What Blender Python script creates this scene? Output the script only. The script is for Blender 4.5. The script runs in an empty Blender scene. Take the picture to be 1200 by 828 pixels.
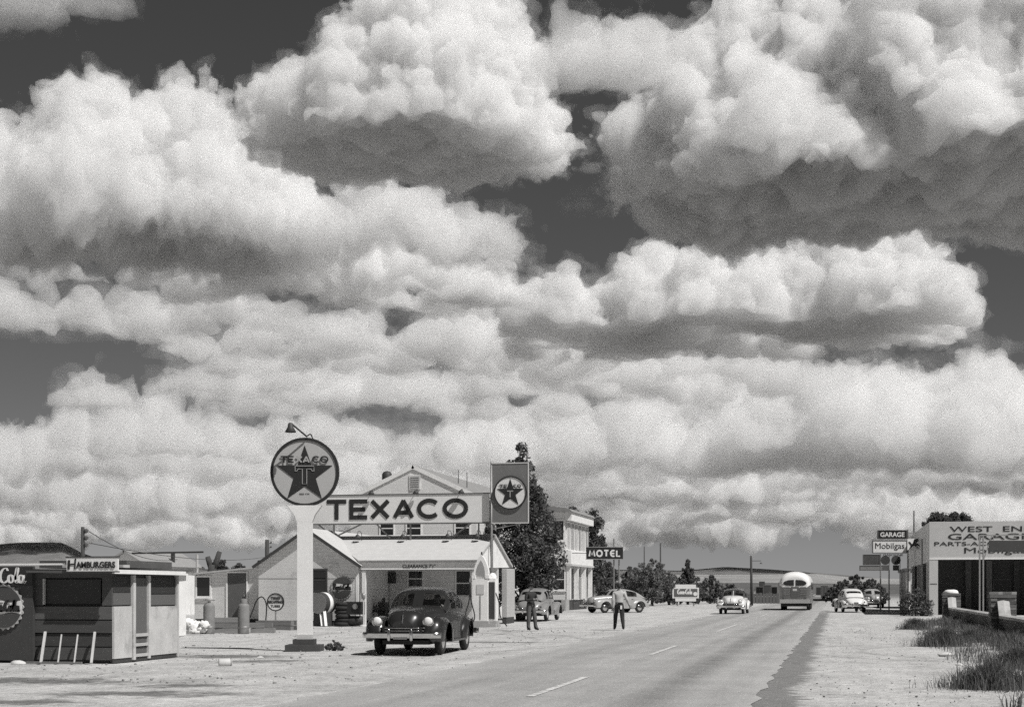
import bpy, bmesh, math, random
from mathutils import Vector, Matrix
R = math.radians
random.seed(7)
scene = bpy.context.scene
COL = scene.collection

# ------------------------------------------------------------------ camera
CAM_H = 1.55
FOC = 1800.0                       # focal length in photo pixels (photo is 1200 wide)
YAW = math.atan(380.0 / FOC)       # the road runs along +Y, the camera looks a little left of it
HOR = 691.0
cam_data = bpy.data.cameras.new('camera')
cam = bpy.data.objects.new('camera', cam_data)
COL.objects.link(cam)
cam.location = (0, 0, CAM_H)
cam.rotation_euler = (R(90), 0, YAW)
cam_data.sensor_width = 36.0
cam_data.lens = 36.0 * FOC / 1200.0
cam_data.shift_y = (HOR - 414.0) / 1200.0
cam_data.clip_start = 0.1
cam_data.clip_end = 60000
scene.camera = cam

# ------------------------------------------------------------------ view
scene.view_settings.view_transform = 'Standard'
scene.view_settings.look = 'None'
scene.view_settings.exposure = 0.0
scene.view_settings.gamma = 1.0
scene.view_settings.use_curve_mapping = False
scene.cycles.max_bounces = 6
scene.cycles.transparent_max_bounces = 12

# ------------------------------------------------------------------ sun
SUN_AZ = R(118)      # measured from +Y (along the road) towards +X: high sun on the right
SUN_EL = R(53)
sd = Vector((math.sin(SUN_AZ) * math.cos(SUN_EL), math.cos(SUN_AZ) * math.cos(SUN_EL), math.sin(SUN_EL)))
sun_data = bpy.data.lights.new('sun', 'SUN')
sun_data.energy = 4.9
sun_data.angle = R(0.5)
sun_data.color = (1.0, 0.985, 0.965)
sun = bpy.data.objects.new('sun', sun_data)
COL.objects.link(sun)
sun.rotation_euler = (-sd).to_track_quat('-Z', 'Y').to_euler()

# ------------------------------------------------------------------ world: Nishita sky through a red filter, cumulus clouds
world = bpy.data.worlds.new('World')
scene.world = world
world.use_nodes = True
world.cycles.sampling_method = 'MANUAL'
world.cycles.sample_map_resolution = 512
WT = world.node_tree
for n in list(WT.nodes):
    WT.nodes.remove(n)

class S:
    """a shader socket with arithmetic"""
    tree = None
    def __init__(self, s): self.s = s
    @staticmethod
    def m(op, *a, clamp=False):
        n = S.tree.nodes.new('ShaderNodeMath'); n.operation = op; n.use_clamp = clamp
        for i, x in enumerate(a):
            if isinstance(x, S): S.tree.links.new(x.s, n.inputs[i])
            else: n.inputs[i].default_value = x
        return S(n.outputs[0])
    def __add__(s, o): return S.m('ADD', s, o)
    def __radd__(s, o): return S.m('ADD', o, s)
    def __sub__(s, o): return S.m('SUBTRACT', s, o)
    def __rsub__(s, o): return S.m('SUBTRACT', o, s)
    def __mul__(s, o): return S.m('MULTIPLY', s, o)
    def __rmul__(s, o): return S.m('MULTIPLY', o, s)
    def __truediv__(s, o): return S.m('DIVIDE', s, o)
    def sm(s, a, b):          # smoothstep a..b -> 0..1
        n = S.tree.nodes.new('ShaderNodeMapRange'); n.interpolation_type = 'SMOOTHSTEP'
        S.tree.links.new(s.s, n.inputs[0]); n.inputs[1].default_value = a; n.inputs[2].default_value = b
        n.inputs[3].default_value = 0; n.inputs[4].default_value = 1
        return S(n.outputs[0])
    def lin(s, a, b, c, d):   # clamped linear remap
        n = S.tree.nodes.new('ShaderNodeMapRange')
        S.tree.links.new(s.s, n.inputs[0])
        for i, v in enumerate((a, b, c, d)): n.inputs[1 + i].default_value = v
        return S(n.outputs[0])
    def pw(s, e): return S.m('POWER', s, e)
    def mx(s, o): return S.m('MAXIMUM', s, o)
    def mn(s, o): return S.m('MINIMUM', s, o)
    def abs(s): return S.m('ABSOLUTE', s)

def lerp(a, b, f):
    n = S.tree.nodes.new('ShaderNodeMix'); n.data_type = 'FLOAT'
    for i, x in ((0, f), (2, a), (3, b)):
        if isinstance(x, S): S.tree.links.new(x.s, n.inputs[i])
        else: n.inputs[i].default_value = x
    return S(n.outputs[0])

def comb(x, y, z):
    n = S.tree.nodes.new('ShaderNodeCombineXYZ')
    for i, v in enumerate((x, y, z)):
        if isinstance(v, S): S.tree.links.new(v.s, n.inputs[i])
        else: n.inputs[i].default_value = v
    return S(n.outputs[0])

def noise(vec, scale, detail=6, rough=0.5, lac=2.0, out=0):
    n = S.tree.nodes.new('ShaderNodeTexNoise'); S.tree.links.new(vec.s, n.inputs['Vector'])
    n.inputs['Scale'].default_value = scale; n.inputs['Detail'].default_value = detail
    n.inputs['Roughness'].default_value = rough; n.inputs['Lacunarity'].default_value = lac
    return S(n.outputs[out])

def voro(vec, scale, detail=3, rough=0.5, smooth=0.6):
    n = S.tree.nodes.new('ShaderNodeTexVoronoi'); n.feature = 'SMOOTH_F1'; n.normalize = True
    S.tree.links.new(vec.s, n.inputs['Vector'])
    n.inputs['Scale'].default_value = scale; n.inputs['Detail'].default_value = detail
    n.inputs['Roughness'].default_value = rough; n.inputs['Smoothness'].default_value = smooth
    return S(n.outputs['Distance'])
import numpy as np, openvdb
def build_world():
    nd = WT.nodes; lk = WT.links
    sky = nd.new('ShaderNodeTexSky'); sky.sky_type = 'NISHITA'; sky.sun_disc = False
    sky.sun_elevation = SUN_EL; sky.sun_rotation = SUN_AZ; sky.altitude = 1500
    sky.air_density = 1.0; sky.dust_density = 0.7; sky.ozone_density = 1.0
    sep = nd.new('ShaderNodeSeparateColor'); lk.new(sky.outputs[0], sep.inputs[0])
    grey = nd.new('ShaderNodeCombineColor')          # black and white film behind a red filter
    pol = nd.new('ShaderNodeMath'); pol.operation = 'MULTIPLY'; pol.inputs[1].default_value = .8; lk.new(sep.outputs[0], pol.inputs[0])
    for i in range(3): lk.new(pol.outputs[0], grey.inputs[i])
    bg = nd.new('ShaderNodeBackground'); bg.inputs[1].default_value = SKY_STRENGTH
    lk.new(grey.outputs[0], bg.inputs[0])
    out = nd.new('ShaderNodeOutputWorld'); lk.new(bg.outputs[0], out.inputs[0])
SKY_STRENGTH = 0.05
build_world()
scene.cycles.max_bounces = 7
scene.cycles.volume_bounces = 7
scene.cycles.adaptive_threshold = 0.024
scene.cycles.use_denoising = False      # keep the fine grain, as on film
scene.cycles.diffuse_bounces = 3
scene.cycles.glossy_bounces = 3
scene.cycles.transmission_bounces = 4

# ------------------------------------------------------------------ cumulus clouds: real bodies of scattering vapour
_rng = np.random.default_rng(3)
_LAT = _rng.random((64, 64, 64)).astype(np.float32)
def vnoise(x, y, z):
    xi = np.floor(x).astype(np.int32); yi = np.floor(y).astype(np.int32); zi = np.floor(z).astype(np.int32)
    fx = x - xi; fy = y - yi; fz = z - zi
    fx = fx * fx * (3 - 2 * fx); fy = fy * fy * (3 - 2 * fy); fz = fz * fz * (3 - 2 * fz)
    o = 0
    for dx in (0, 1):
        wx = fx if dx else 1 - fx
        for dy in (0, 1):
            wy = (fy if dy else 1 - fy) * wx
            for dz in (0, 1):
                o = o + _LAT[(xi + dx) & 63, (yi + dy) & 63, (zi + dz) & 63] * wy * (fz if dz else 1 - fz)
    return o

def cloud_mesh(spheres, vox, seed, namp, base_wob):
    sp = np.array(spheres, dtype=np.float32)
    lo = (sp[:, :3] - sp[:, 3:4]).min(0) - 8 * vox
    hi = (sp[:, :3] + sp[:, 3:4]).max(0) + 8 * vox
    lo[2] = max(lo[2], -9 * vox - base_wob)
    n = np.ceil((hi - lo) / vox).astype(int)
    g = np.full(n, 1e3, np.float32)
    ax = [lo[i] + vox * np.arange(n[i], dtype=np.float32) for i in range(3)]
    for (x, y, z, r) in sp:
        m = r + 12 * vox
        c = (x, y, z)
        i0 = [max(0, int((c[i] - m - lo[i]) / vox)) for i in range(3)]
        i1 = [min(int(n[i]), int((c[i] + m - lo[i]) / vox) + 1) for i in range(3)]
        if min(i1[k] - i0[k] for k in range(3)) <= 0: continue
        X, Y, Z = np.meshgrid(ax[0][i0[0]:i1[0]], ax[1][i0[1]:i1[1]], ax[2][i0[2]:i1[2]], indexing='ij', sparse=True)
        d = np.sqrt((X - x) ** 2 + (Y - y) ** 2 + (Z - z) ** 2) - r
        s = g[i0[0]:i1[0], i0[1]:i1[1], i0[2]:i1[2]]
        np.minimum(s, d, out=s)
    idx = np.nonzero(np.abs(g) < 5 * vox + 1.2 * namp)
    xs = ax[0][idx[0]] + seed * 977.0; ys = ax[1][idx[1]] + seed * 331.0; zs = ax[2][idx[2]]
    nz = 0; a = 1.0; s = 1 / (vox * 17)
    for o in range(4):
        nz = nz + a * (np.abs(vnoise(xs * s, ys * s, zs * s) - 0.5) * 2); a *= 0.74; s *= 2.05
    g[idx] += namp * (0.74 - nz)
    X2, Y2 = np.meshgrid(ax[0], ax[1], indexing='ij')
    X2, Y2 = X2 * .83 + Y2 * .56 + 37.0 * vox, Y2 * .83 - X2 * .56
    w = vnoise(X2 / (vox * 26) + seed * 7.1, Y2 / (vox * 26), X2 * 0) + 0.5 * vnoise(X2 / (vox * 9) + seed, Y2 / (vox * 9), X2 * 0 + 5)
    for (f_, a_) in ((4.0, .5), (2.0, .3)):
        w = w - a_ * (np.abs(vnoise(X2 / (vox * f_ * 2) + seed * 3, Y2 / (vox * f_ * 2), X2 * 0 + 9) - .5) * 2 - .5)
    g = np.maximum(g, ((w - 0.75) * 2 * base_wob)[:, :, None] - ax[2][None, None, :])
    core = to_mesh(g, vox, lo, .26, 'cloud')
    # thin ragged mist round the dense body, at half the resolution
    h = g[::2, ::2, ::2].copy(); v2 = vox * 2
    idx = np.nonzero(np.abs(h) < 10 * vox)
    xs = ax[0][::2][idx[0]] + seed * 77.0; ys = ax[1][::2][idx[1]] - seed * 31.0; zs = ax[2][::2][idx[2]]
    nz = 0; a = 1.0; s = 1 / (vox * 7)
    for o in range(3):
        nz = nz + a * vnoise(xs * s, ys * s, zs * s); a *= .75; s *= 2.1
    h[idx] -= (nz - 1.06) * vox * 11.0
    h = np.maximum(h, ((w - 0.75) * 2 * base_wob)[::2, ::2, None] - 2.5 * vox - ax[2][None, None, ::2])
    # keep the mist closed at the rim of the grid
    for sl in (np.s_[0, :, :], np.s_[-1, :, :], np.s_[:, 0, :], np.s_[:, -1, :], np.s_[:, :, 0], np.s_[:, :, -1]): h[sl] = np.maximum(h[sl], vox)
    mist = to_mesh(h, v2, lo, .30, 'cloud_fringe')
    return core, mist

def to_mesh(g, vox, lo, adapt, name):
    grid = openvdb.FloatGrid(background=1e3); grid.copyFromArray(np.ascontiguousarray(g))
    pts, tri, quads = grid.convertToPolygons(isovalue=0.0, adaptivity=adapt)
    pts = pts * vox + lo
    me = bpy.data.meshes.new(name)
    nv = len(pts); nq = len(quads); nt = len(tri)
    me.vertices.add(nv); me.vertices.foreach_set('co', pts.astype(np.float32).ravel())
    me.loops.add(nq * 4 + nt * 3)
    me.loops.foreach_set('vertex_index', np.concatenate([quads.ravel(), tri.ravel()]).astype(np.int32))
    me.polygons.add(nq + nt)
    me.polygons.foreach_set('loop_start', np.concatenate([np.arange(nq) * 4, nq * 4 + np.arange(nt) * 3]).astype(np.int32))
    me.update(calc_edges=True)
    return me

_vol = {}
def vapour(dens):
    if dens in _vol: return _vol[dens]
    m = bpy.data.materials.new('cloud_vapour'); m.use_nodes = True; t = m.node_tree
    for q in list(t.nodes): t.nodes.remove(q)
    v = t.nodes.new('ShaderNodeVolumeScatter'); v.inputs['Color'].default_value = (1, 1, 1, 1)
    v.inputs['Density'].default_value = dens; v.inputs['Anisotropy'].default_value = 0.15
    o = t.nodes.new('ShaderNodeOutputMaterial'); t.links.new(v.outputs[0], o.inputs['Volume'])
    _vol[dens] = m
    return m

BASE_ALT = 1000.0
def heading(px): return math.atan((px - 600) / FOC) - YAW
def cloud(prof, base_py, depth, n, seed, vox_px=2.9, tau=2.6, asp=1.0, rad=(.16, .30), alt=BASE_ALT, wob=.06, fill=1.0):
    """prof: outline of the top as (px, py) seen from the road; the base lies flat at base_py"""
    x0, x1 = prof[0][0], prof[-1][0]
    cx = (x0 + x1) / 2
    ry = depth / 2
    d = alt * FOC / (HOR - base_py) - ry * .85    # base_py is the far lower rim of the base
    k = d / FOC                                   # metres per photo pixel at that distance
    r = random.Random(seed)
    def top(px):
        for (a, ya), (b, yb) in zip(prof, prof[1:]):
            if a <= px <= b:
                f = (px - a) / max(1e-6, b - a); f = f * f * (3 - 2 * f)
                return ya + (yb - ya) * f
        return prof[-1][1]
    H = (HOR - min(p[1] for p in prof)) * k - alt
    cols = []
    for j in range(n):
        px = x0 + (x1 - x0) * (j + r.random()) / n
        q = r.uniform(-1, 1)
        h = max(.12 * H, (HOR - top(px)) * k - alt) * max(.05, 1 - q * q) ** .4 * r.uniform(.72, 1.03)
        rd = min(r.uniform(*rad) * H, h * .55)
        cols.append(((px - cx) * k, q * ry, h - rd, rd))
    out = []
    for (x, y, z, rd) in cols:
        main = [(x, y, z, rd), (x, y, rd * .45, rd * 1.45)]
        zz = z
        while zz > rd * .4 and fill:
            zz -= rd * .8
            main.append((x + r.gauss(0, .2) * rd, y + r.gauss(0, .2) * rd, max(zz, rd * .2), rd * r.uniform(1.0, 1.25)))
        for (a, b, c, e) in main:
            out.append((a, b, c, e))
            for j in range(8):
                v = Vector((r.gauss(0, 1), r.gauss(0, 1), r.gauss(.3, 1))).normalized(); rr = e * r.uniform(.26, .52)
                p = Vector((a, b, c)) + v * e * .92
                out.append((*p, rr))
                for i in range(4):
                    u = (v * .8 + Vector((r.gauss(0, .8), r.gauss(0, .8), r.gauss(.2, .8)))).normalized()
                    out.append((*(p + u * rr * .95), rr * r.uniform(.28, .5)))
    vox = vox_px * k
    out = [(a / asp, b / asp, c, e) for (a, b, c, e) in out]
    me, mist = cloud_mesh(out, vox, seed, min(vox * 6.0, H * .11), H * wob)
    if asp != 1.0:
        for q in (me, mist): q.transform(Matrix.Diagonal((asp, asp, 1, 1)))
    me.materials.append(vapour(round(tau / 100.0 / (k / 2.5) ** .7, 4)))
    ob = bpy.data.objects.new('cloud', me); COL.objects.link(ob)
    ob['kind'] = 'structure'
    mist.materials.append(vapour(round(.11 * tau / 100.0 / (k / 2.5) ** .7, 5)))
    o2 = bpy.data.objects.new('cloud_fringe', mist); COL.objects.link(o2); o2.parent = ob
    a = heading(cx)
    ob.location = (d * math.sin(a), d * math.cos(a), alt + CAM_H)
    ob.rotation_euler = (0, 0, -a)
    return ob

def cloud_copy(src, px, base_py, scale, turn, alt=BASE_ALT, flat=1.0):
    ob = src.copy(); COL.objects.link(ob)
    d = alt * FOC / (HOR - base_py) if base_py < HOR else base_py
    a = heading(px) if not isinstance(px, tuple) else px[0]
    ob.location = (d * math.sin(a), d * math.cos(a), alt + CAM_H)
    ob.rotation_euler = (0, 0, turn - a)
    ob.scale = (scale, scale, scale * flat)
    return ob

CL = {}
# nearest, high in the picture
CL['B'] = cloud([(350, 140), (362, 50), (400, 15), (450, 0), (520, -15), (590, 15), (615, 70), (628, 140)], 208, 460, 30, 11)
CL['B2'] = cloud([(560, 170), (600, 140), (635, 150), (655, 178)], 205, 130, 9, 31, tau=.7)
CL['C'] = cloud([(850, 120), (870, 60), (890, 35), (920, 10), (960, -20), (1010, -60), (1120, -80), (1200, -60), (1260, 30)], 284, 720, 44, 12, vox_px=3.6)
CL['C2'] = cloud([(648, 55), (665, 25), (705, 2), (750, 8), (800, 45)], 108, 170, 14, 32, tau=1.0)
CL['C3'] = cloud([(850, 135), (880, 100), (920, 92), (950, 120), (1010, 150)], 178, 140, 12, 33, tau=1.2)
CL['C4'] = cloud([(660, 245), (680, 230), (710, 236), (740, 234), (765, 245)], 252, 90, 9, 38, tau=.35, asp=1.6)
CL['C5'] = cloud([(670, 195), (690, 180), (715, 186), (735, 196)], 204, 60, 6, 39, tau=.3, asp=1.5)
CL['T'] = cloud([(-110, 30), (-40, -20), (30, -30), (90, -15), (130, 25)], 68, 260, 16, 13, tau=0.5)
CL['A'] = cloud([(-70, 225), (-10, 190), (50, 155), (110, 120), (160, 132), (215, 118), (250, 180), (300, 182), (330, 152), (345, 225)], 330, 640, 42, 14, tau=1.7, wob=.16)
CL['A2'] = cloud([(190, 285), (240, 250), (300, 258), (345, 225), (390, 240), (430, 200), (475, 196), (510, 235), (560, 232), (610, 275)], 308, 330, 30, 15, tau=1.2, wob=.18)
CL['A3'] = cloud([(-80, 310), (0, 270), (60, 278), (130, 288), (200, 268), (280, 298), (350, 325)], 352, 600, 28, 34, tau=1.3, asp=1.2, vox_px=3.7, wob=.17)
CL['E'] = cloud([(200, 352), (270, 300), (330, 285), (400, 258), (480, 270), (530, 292), (580, 318), (630, 352)], 378, 800, 34, 16, asp=1.1, tau=2.0, vox_px=3.7, wob=.17)
CL['E2'] = cloud([(480, 345), (515, 315), (545, 292), (575, 308), (605, 335), (635, 355)], 366, 200, 14, 35, tau=1.8)
CL['D'] = cloud([(600, 370), (640, 338), (720, 318), (770, 278), (800, 280), (850, 318), (900, 296), (960, 276), (1030, 274), (1065, 306), (1085, 355), (1110, 392)], 418, 900, 46, 17, tau=2.2)
CL['M1'] = cloud([(-100, 378), (20, 335), (110, 345), (200, 330), (290, 355), (380, 388)], 412, 800, 28, 18, asp=1.2, tau=1.1, vox_px=3.7, wob=.17)
CL['M2'] = cloud([(180, 430), (250, 395), (300, 382), (380, 388), (430, 362), (530, 348), (600, 365), (640, 358), (700, 395), (770, 430)], 450, 1100, 36, 19, asp=1.15, tau=1.3, vox_px=3.7, wob=.17)
CL['M3'] = cloud([(640, 445), (690, 400), (740, 405), (790, 385), (850, 402), (900, 415), (950, 455)], 472, 1000, 28, 20, tau=1.3, vox_px=3.7, wob=.17)
CL['M4'] = cloud([(210, 475), (280, 440), (350, 430), (430, 408), (500, 420), (560, 405), (620, 425), (720, 470)], 494, 1300, 32, 36, asp=1.15, tau=1.1, vox_px=3.7, wob=.17)
CL['X1'] = cloud([(170, 458), (230, 430), (310, 412), (380, 425), (430, 455)], 474, 700, 18, 41, asp=1.1, tau=1.1, vox_px=3.7, wob=.17)
CL['F1'] = cloud([(850, 525), (880, 470), (920, 440), (960, 425), (1000, 440), (1040, 418), (1080, 440), (1130, 418), (1200, 455), (1280, 505)], 552, 1200, 38, 21, tau=1.0, vox_px=3.7, wob=.15)
CL['F2'] = cloud([(70, 472), (90, 446), (105, 434), (130, 454), (160, 477)], 488, 250, 12, 22, tau=1.3)
CL['F3'] = cloud([(60, 525), (120, 490), (170, 495), (230, 475), (290, 488), (340, 470), (420, 488), (490, 520)], 544, 1500, 32, 23, tau=1.0, vox_px=3.7, wob=.15)
CL['F4'] = cloud([(450, 520), (520, 480), (580, 488), (640, 458), (700, 470), (760, 462), (820, 485), (880, 520)], 556, 1500, 34, 24, tau=1.0, vox_px=3.7, wob=.15)
CL['G1'] = cloud([(640, 575), (690, 528), (740, 530), (780, 508), (830, 522), (900, 535), (950, 578)], 598, 1900, 28, 25, tau=1.0, vox_px=3.7, wob=.15)
CL['G2'] = cloud([(880, 604), (920, 570), (960, 560), (990, 545), (1030, 556), (1090, 596)], 616, 1900, 20, 26, tau=1.0, vox_px=3.7, wob=.15)
# the same kinds of cloud go on towards the horizon, to the sides and behind
_r = random.Random(21)
far = [CL[k] for k in ('F4', 'G1', 'G2', 'F1', 'G1', 'G2')]
for (base, step, sc) in ((574, 210, .85), (600, 180, 1.0), (622, 190, 1.2), (643, 190, 1.5)):
    px = -150 + _r.random() * step
    while px < 1350:
        q = cloud_copy(_r.choice(far), px, base + _r.uniform(-12, 6), sc * _r.uniform(.75, 1.15), _r.choice((0, 3.14)) + _r.uniform(-.6, .6), flat=_r.uniform(1.1, 1.8))
        q.material_slots[0].link = 'OBJECT'; q.material_slots[0].material = vapour(.0036)
        px += step * _r.uniform(.75, 1.3)
near = [CL[k] for k in ('A', 'C', 'D', 'M1', 'E')]
for k in range(16):
    az = 0.62 + (6.283 - 1.24) * (k + .5) / 16
    dist = _r.choice((4200, 5500, 7500))
    cloud_copy(_r.choice(near), (az - YAW,), HOR + dist, _r.uniform(.8, 1.1), _r.uniform(0, 6.28))
# ------------------------------------------------------------------ helpers
CT, ST = math.cos(YAW), math.sin(YAW)
def dep(py): return CAM_H * FOC / (py - HOR)              # distance of a ground point seen at photo row py
def at(px, d):                                            # ground point in column px at distance d
    t = (px - 600) / FOC
    return (d * (t * CT - ST), d * (CT + t * ST))
def on_y(px, Y):                                          # on the plane y = Y: (x, distance)
    t = (px - 600) / FOC
    d = Y / (CT + t * ST)
    return d * (t * CT - ST), d
def on_x(px, X):
    t = (px - 600) / FOC
    d = X / (t * CT - ST)
    return d * (CT + t * ST), d
def hz(py, d): return CAM_H + (HOR - py) * d / FOC        # height of row py at distance d

class MB:
    def __init__(self): self.v = []; self.f = []
    def add(self, vs, fs):
        o = len(self.v); self.v += [tuple(p) for p in vs]; self.f += [tuple(i + o for i in q) for q in fs]; return self
    def box(self, x0, x1, y0, y1, z0, z1):
        return self.add([(x0, y0, z0), (x1, y0, z0), (x1, y1, z0), (x0, y1, z0), (x0, y0, z1), (x1, y0, z1), (x1, y1, z1), (x0, y1, z1)],
                        [(0, 3, 2, 1), (4, 5, 6, 7), (0, 1, 5, 4), (1, 2, 6, 5), (2, 3, 7, 6), (3, 0, 4, 7)])
    def bar(self, p0, p1, w, h=None, up=(0, 0, 1)):       # square bar from p0 to p1
        h = h or w; p0 = Vector(p0); p1 = Vector(p1); d = (p1 - p0).normalized(); u = Vector(up)
        if abs(d.dot(u)) > .98: u = Vector((0, 1, 0))
        s = d.cross(u).normalized(); u = s.cross(d)
        vs = []
        for p in (p0, p1):
            for a, b in ((-1, -1), (1, -1), (1, 1), (-1, 1)): vs.append(p + s * a * w / 2 + u * b * h / 2)
        return self.add(vs, [(3, 2, 1, 0), (4, 5, 6, 7), (0, 1, 5, 4), (1, 2, 6, 5), (2, 3, 7, 6), (3, 0, 4, 7)])
    def cyl(self, p0, p1, r0, r1=None, n=10, cap=True):
        return self.tube([p0, p1], [r0, r0 if r1 is None else r1], n, cap)
    def tube(self, pts, r, n=8, cap=True):
        pts = [Vector(p) for p in pts]; m = len(pts)
        if not isinstance(r, (list, tuple)): r = [r] * m
        vs = []; prev = None
        for i, p in enumerate(pts):
            d = (pts[min(i + 1, m - 1)] - pts[max(i - 1, 0)]).normalized()
            if prev is None:
                u = Vector((0, 0, 1)) if abs(d.z) < .9 else Vector((1, 0, 0))
            else: u = prev
            s = d.cross(u).normalized(); u = s.cross(d).normalized(); prev = u
            for k in range(n):
                a = 2 * math.pi * k / n; vs.append(p + (s * math.cos(a) + u * math.sin(a)) * r[i])
        fs = [(i * n + k, i * n + (k + 1) % n, (i + 1) * n + (k + 1) % n, (i + 1) * n + k) for i in range(m - 1) for k in range(n)]
        if cap: fs += [tuple(range(n))[::-1], tuple((m - 1) * n + k for k in range(n))]
        return self.add(vs, fs)
    def lathe(self, prof, n=20, axis='z', c=(0, 0, 0)):   # prof: (radius, height)
        vs = []; m = len(prof)
        for (r, h) in prof:
            for k in range(n):
                a = 2 * math.pi * k / n; x, y = r * math.cos(a), r * math.sin(a)
                p = (x, y, h) if axis == 'z' else ((x, h, y) if axis == 'y' else (h, x, y))
                vs.append((p[0] + c[0], p[1] + c[1], p[2] + c[2]))
        fs = [(i * n + k, i * n + (k + 1) % n, (i + 1) * n + (k + 1) % n, (i + 1) * n + k) for i in range(m - 1) for k in range(n)]
        if tuple(prof[0]) != tuple(prof[-1]): fs += [tuple(range(n))[::-1], tuple((m - 1) * n + k for k in range(n))]
        return self.add(vs, fs)
    def prism(self, poly, a0, a1, axis='y'):              # poly in the two other axes
        n = len(poly)
        def P(u, v, a): return (u, a, v) if axis == 'y' else ((a, u, v) if axis == 'x' else (u, v, a))
        vs = [P(u, v, a0) for u, v in poly] + [P(u, v, a1) for u, v in poly]
        fs = [tuple(range(n)), tuple(range(2 * n - 1, n - 1, -1))] + [(i, i + n, (i + 1) % n + n, (i + 1) % n) for i in range(n)]
        return self.add(vs, fs)
    def slab(self, a, b, c, d, t):                        # quad a b c d thickened by t downwards along its normal
        a, b, c, d = (Vector(q) for q in (a, b, c, d)); nrm = (b - a).cross(d - a).normalized() * t
        return self.add([a, b, c, d, a - nrm, b - nrm, c - nrm, d - nrm], [(0, 1, 2, 3), (7, 6, 5, 4), (0, 4, 5, 1), (1, 5, 6, 2), (2, 6, 7, 3), (3, 7, 4, 0)])
    def grid(self, rows, close=False):                    # rows of points -> surface
        n = len(rows[0]); m = len(rows); vs = [p for r in rows for p in r]
        fs = [(i * n + k, i * n + (k + 1) % n, (i + 1) * n + (k + 1) % n, (i + 1) * n + k) for i in range(m - 1) for k in range(n if close else n - 1)]
        return self.add(vs, fs)
    def mesh(self, name, m=None, smooth=False):
        me = bpy.data.meshes.new(name); me.from_pydata(self.v, [], self.f); me.update()
        bm = bmesh.new(); bm.from_mesh(me); bmesh.ops.recalc_face_normals(bm, faces=bm.faces); bm.to_mesh(me); bm.free()
        if smooth:
            for p in me.polygons: p.use_smooth = True
            if smooth is not True: me.set_sharp_from_angle(angle=R(smooth))
        if m: me.materials.append(m)
        return me
    def build(self, name, m, parent=None, smooth=False, loc=None, rz=None):
        o = bpy.data.objects.new(name, self.mesh(name, m, smooth)); COL.objects.link(o)
        if parent: o.parent = parent
        if loc: o.location = loc
        if rz is not None: o.rotation_euler = (0, 0, rz)
        return o

def tag(o, label=None, cat=None, group=None, kind=None):
    if label: o['label'] = label
    if cat: o['category'] = cat
    if group: o['group'] = group
    if kind: o['kind'] = kind
    return o
def thing(name, label, cat, loc=(0, 0, 0), rz=0.0, group=None):
    o = bpy.data.objects.new(name, None); COL.objects.link(o); o.location = loc; o.rotation_euler = (0, 0, rz)
    o.empty_display_size = .2
    return tag(o, label, cat, group)
def inst(name, me, parent=None, loc=(0, 0, 0), rot=(0, 0, 0), sc=(1, 1, 1)):
    o = bpy.data.objects.new(name, me); COL.objects.link(o); o.location = loc; o.rotation_euler = rot; o.scale = sc
    if parent: o.parent = parent
    return o
def copy_tree(o, parent=None):
    c = o.copy(); COL.objects.link(c)
    if parent: c.parent = parent
    for ch in o.children: copy_tree(ch, c)
    return c

# ------------------------------------------------------------------ materials (black and white film: greys)
_M = {}
def g3(v): return (v, v * .995, v * .985, 1)
def mat(name, v, rough=.8, var=.12, scale=3.0, bump=0.0, bscale=40.0, metal=0.0, spec=.4, detail=6, stretch=None, dark=None, wave=None):
    """grey material: base value v with mottled wear, fine relief; wave=(axis, period) adds board lines"""
    if name in _M: return _M[name]
    m = bpy.data.materials.new(name); m.use_nodes = True; t = m.node_tree; S.tree = t
    b = t.nodes['Principled BSDF']
    tc = t.nodes.new('ShaderNodeTexCoord'); vec = S(tc.outputs['Object'])
    if stretch:
        mp = t.nodes.new('ShaderNodeMapping'); t.links.new(vec.s, mp.inputs[0]); mp.inputs['Scale'].default_value = stretch; vec = S(mp.outputs[0])
    n = noise(vec, scale, detail, .6)
    n2 = noise(vec, scale * 9, 4, .6)
    val = v * (1 + ((n - .5) * 2.0 * var + (n2 - .5) * var * 1.2)) if False else ((n - .5) * (2.2 * var * v) + (n2 - .5) * (1.4 * var * v) + v)
    if dark:                      # stains: (threshold, factor)
        st = noise(vec, scale * .6, 8, .65).sm(dark[0], dark[0] + .12)
        val = val * (1.0 - st * (1 - dark[1]))
    val = val.mx(.004)
    cc = t.nodes.new('ShaderNodeCombineColor')
    for i, k in enumerate((1, .995, .985)): t.links.new((val * k).s, cc.inputs[i])
    t.links.new(cc.outputs[0], b.inputs['Base Color'])
    b.inputs['Roughness'].default_value = rough; b.inputs['Metallic'].default_value = metal
    b.inputs['Specular IOR Level'].default_value = spec
    if bump or wave:
        h = noise(vec, bscale, 5, .6) * (bump or 0.001)
        if wave:
            sp = t.nodes.new('ShaderNodeSeparateXYZ'); t.links.new(tc.outputs['Object'], sp.inputs[0])
            c = S(sp.outputs[wave[0]]) * (1.0 / wave[1])
            fr = S.m('FRACT', c)
            h = h + fr * wave[2]
        bp = t.nodes.new('ShaderNodeBump'); bp.inputs['Strength'].default_value = .7; bp.inputs['Distance'].default_value = 1.0
        t.links.new(h.s, bp.inputs['Height']); t.links.new(bp.outputs[0], b.inputs['Normal'])
    _M[name] = m
    return m
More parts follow.
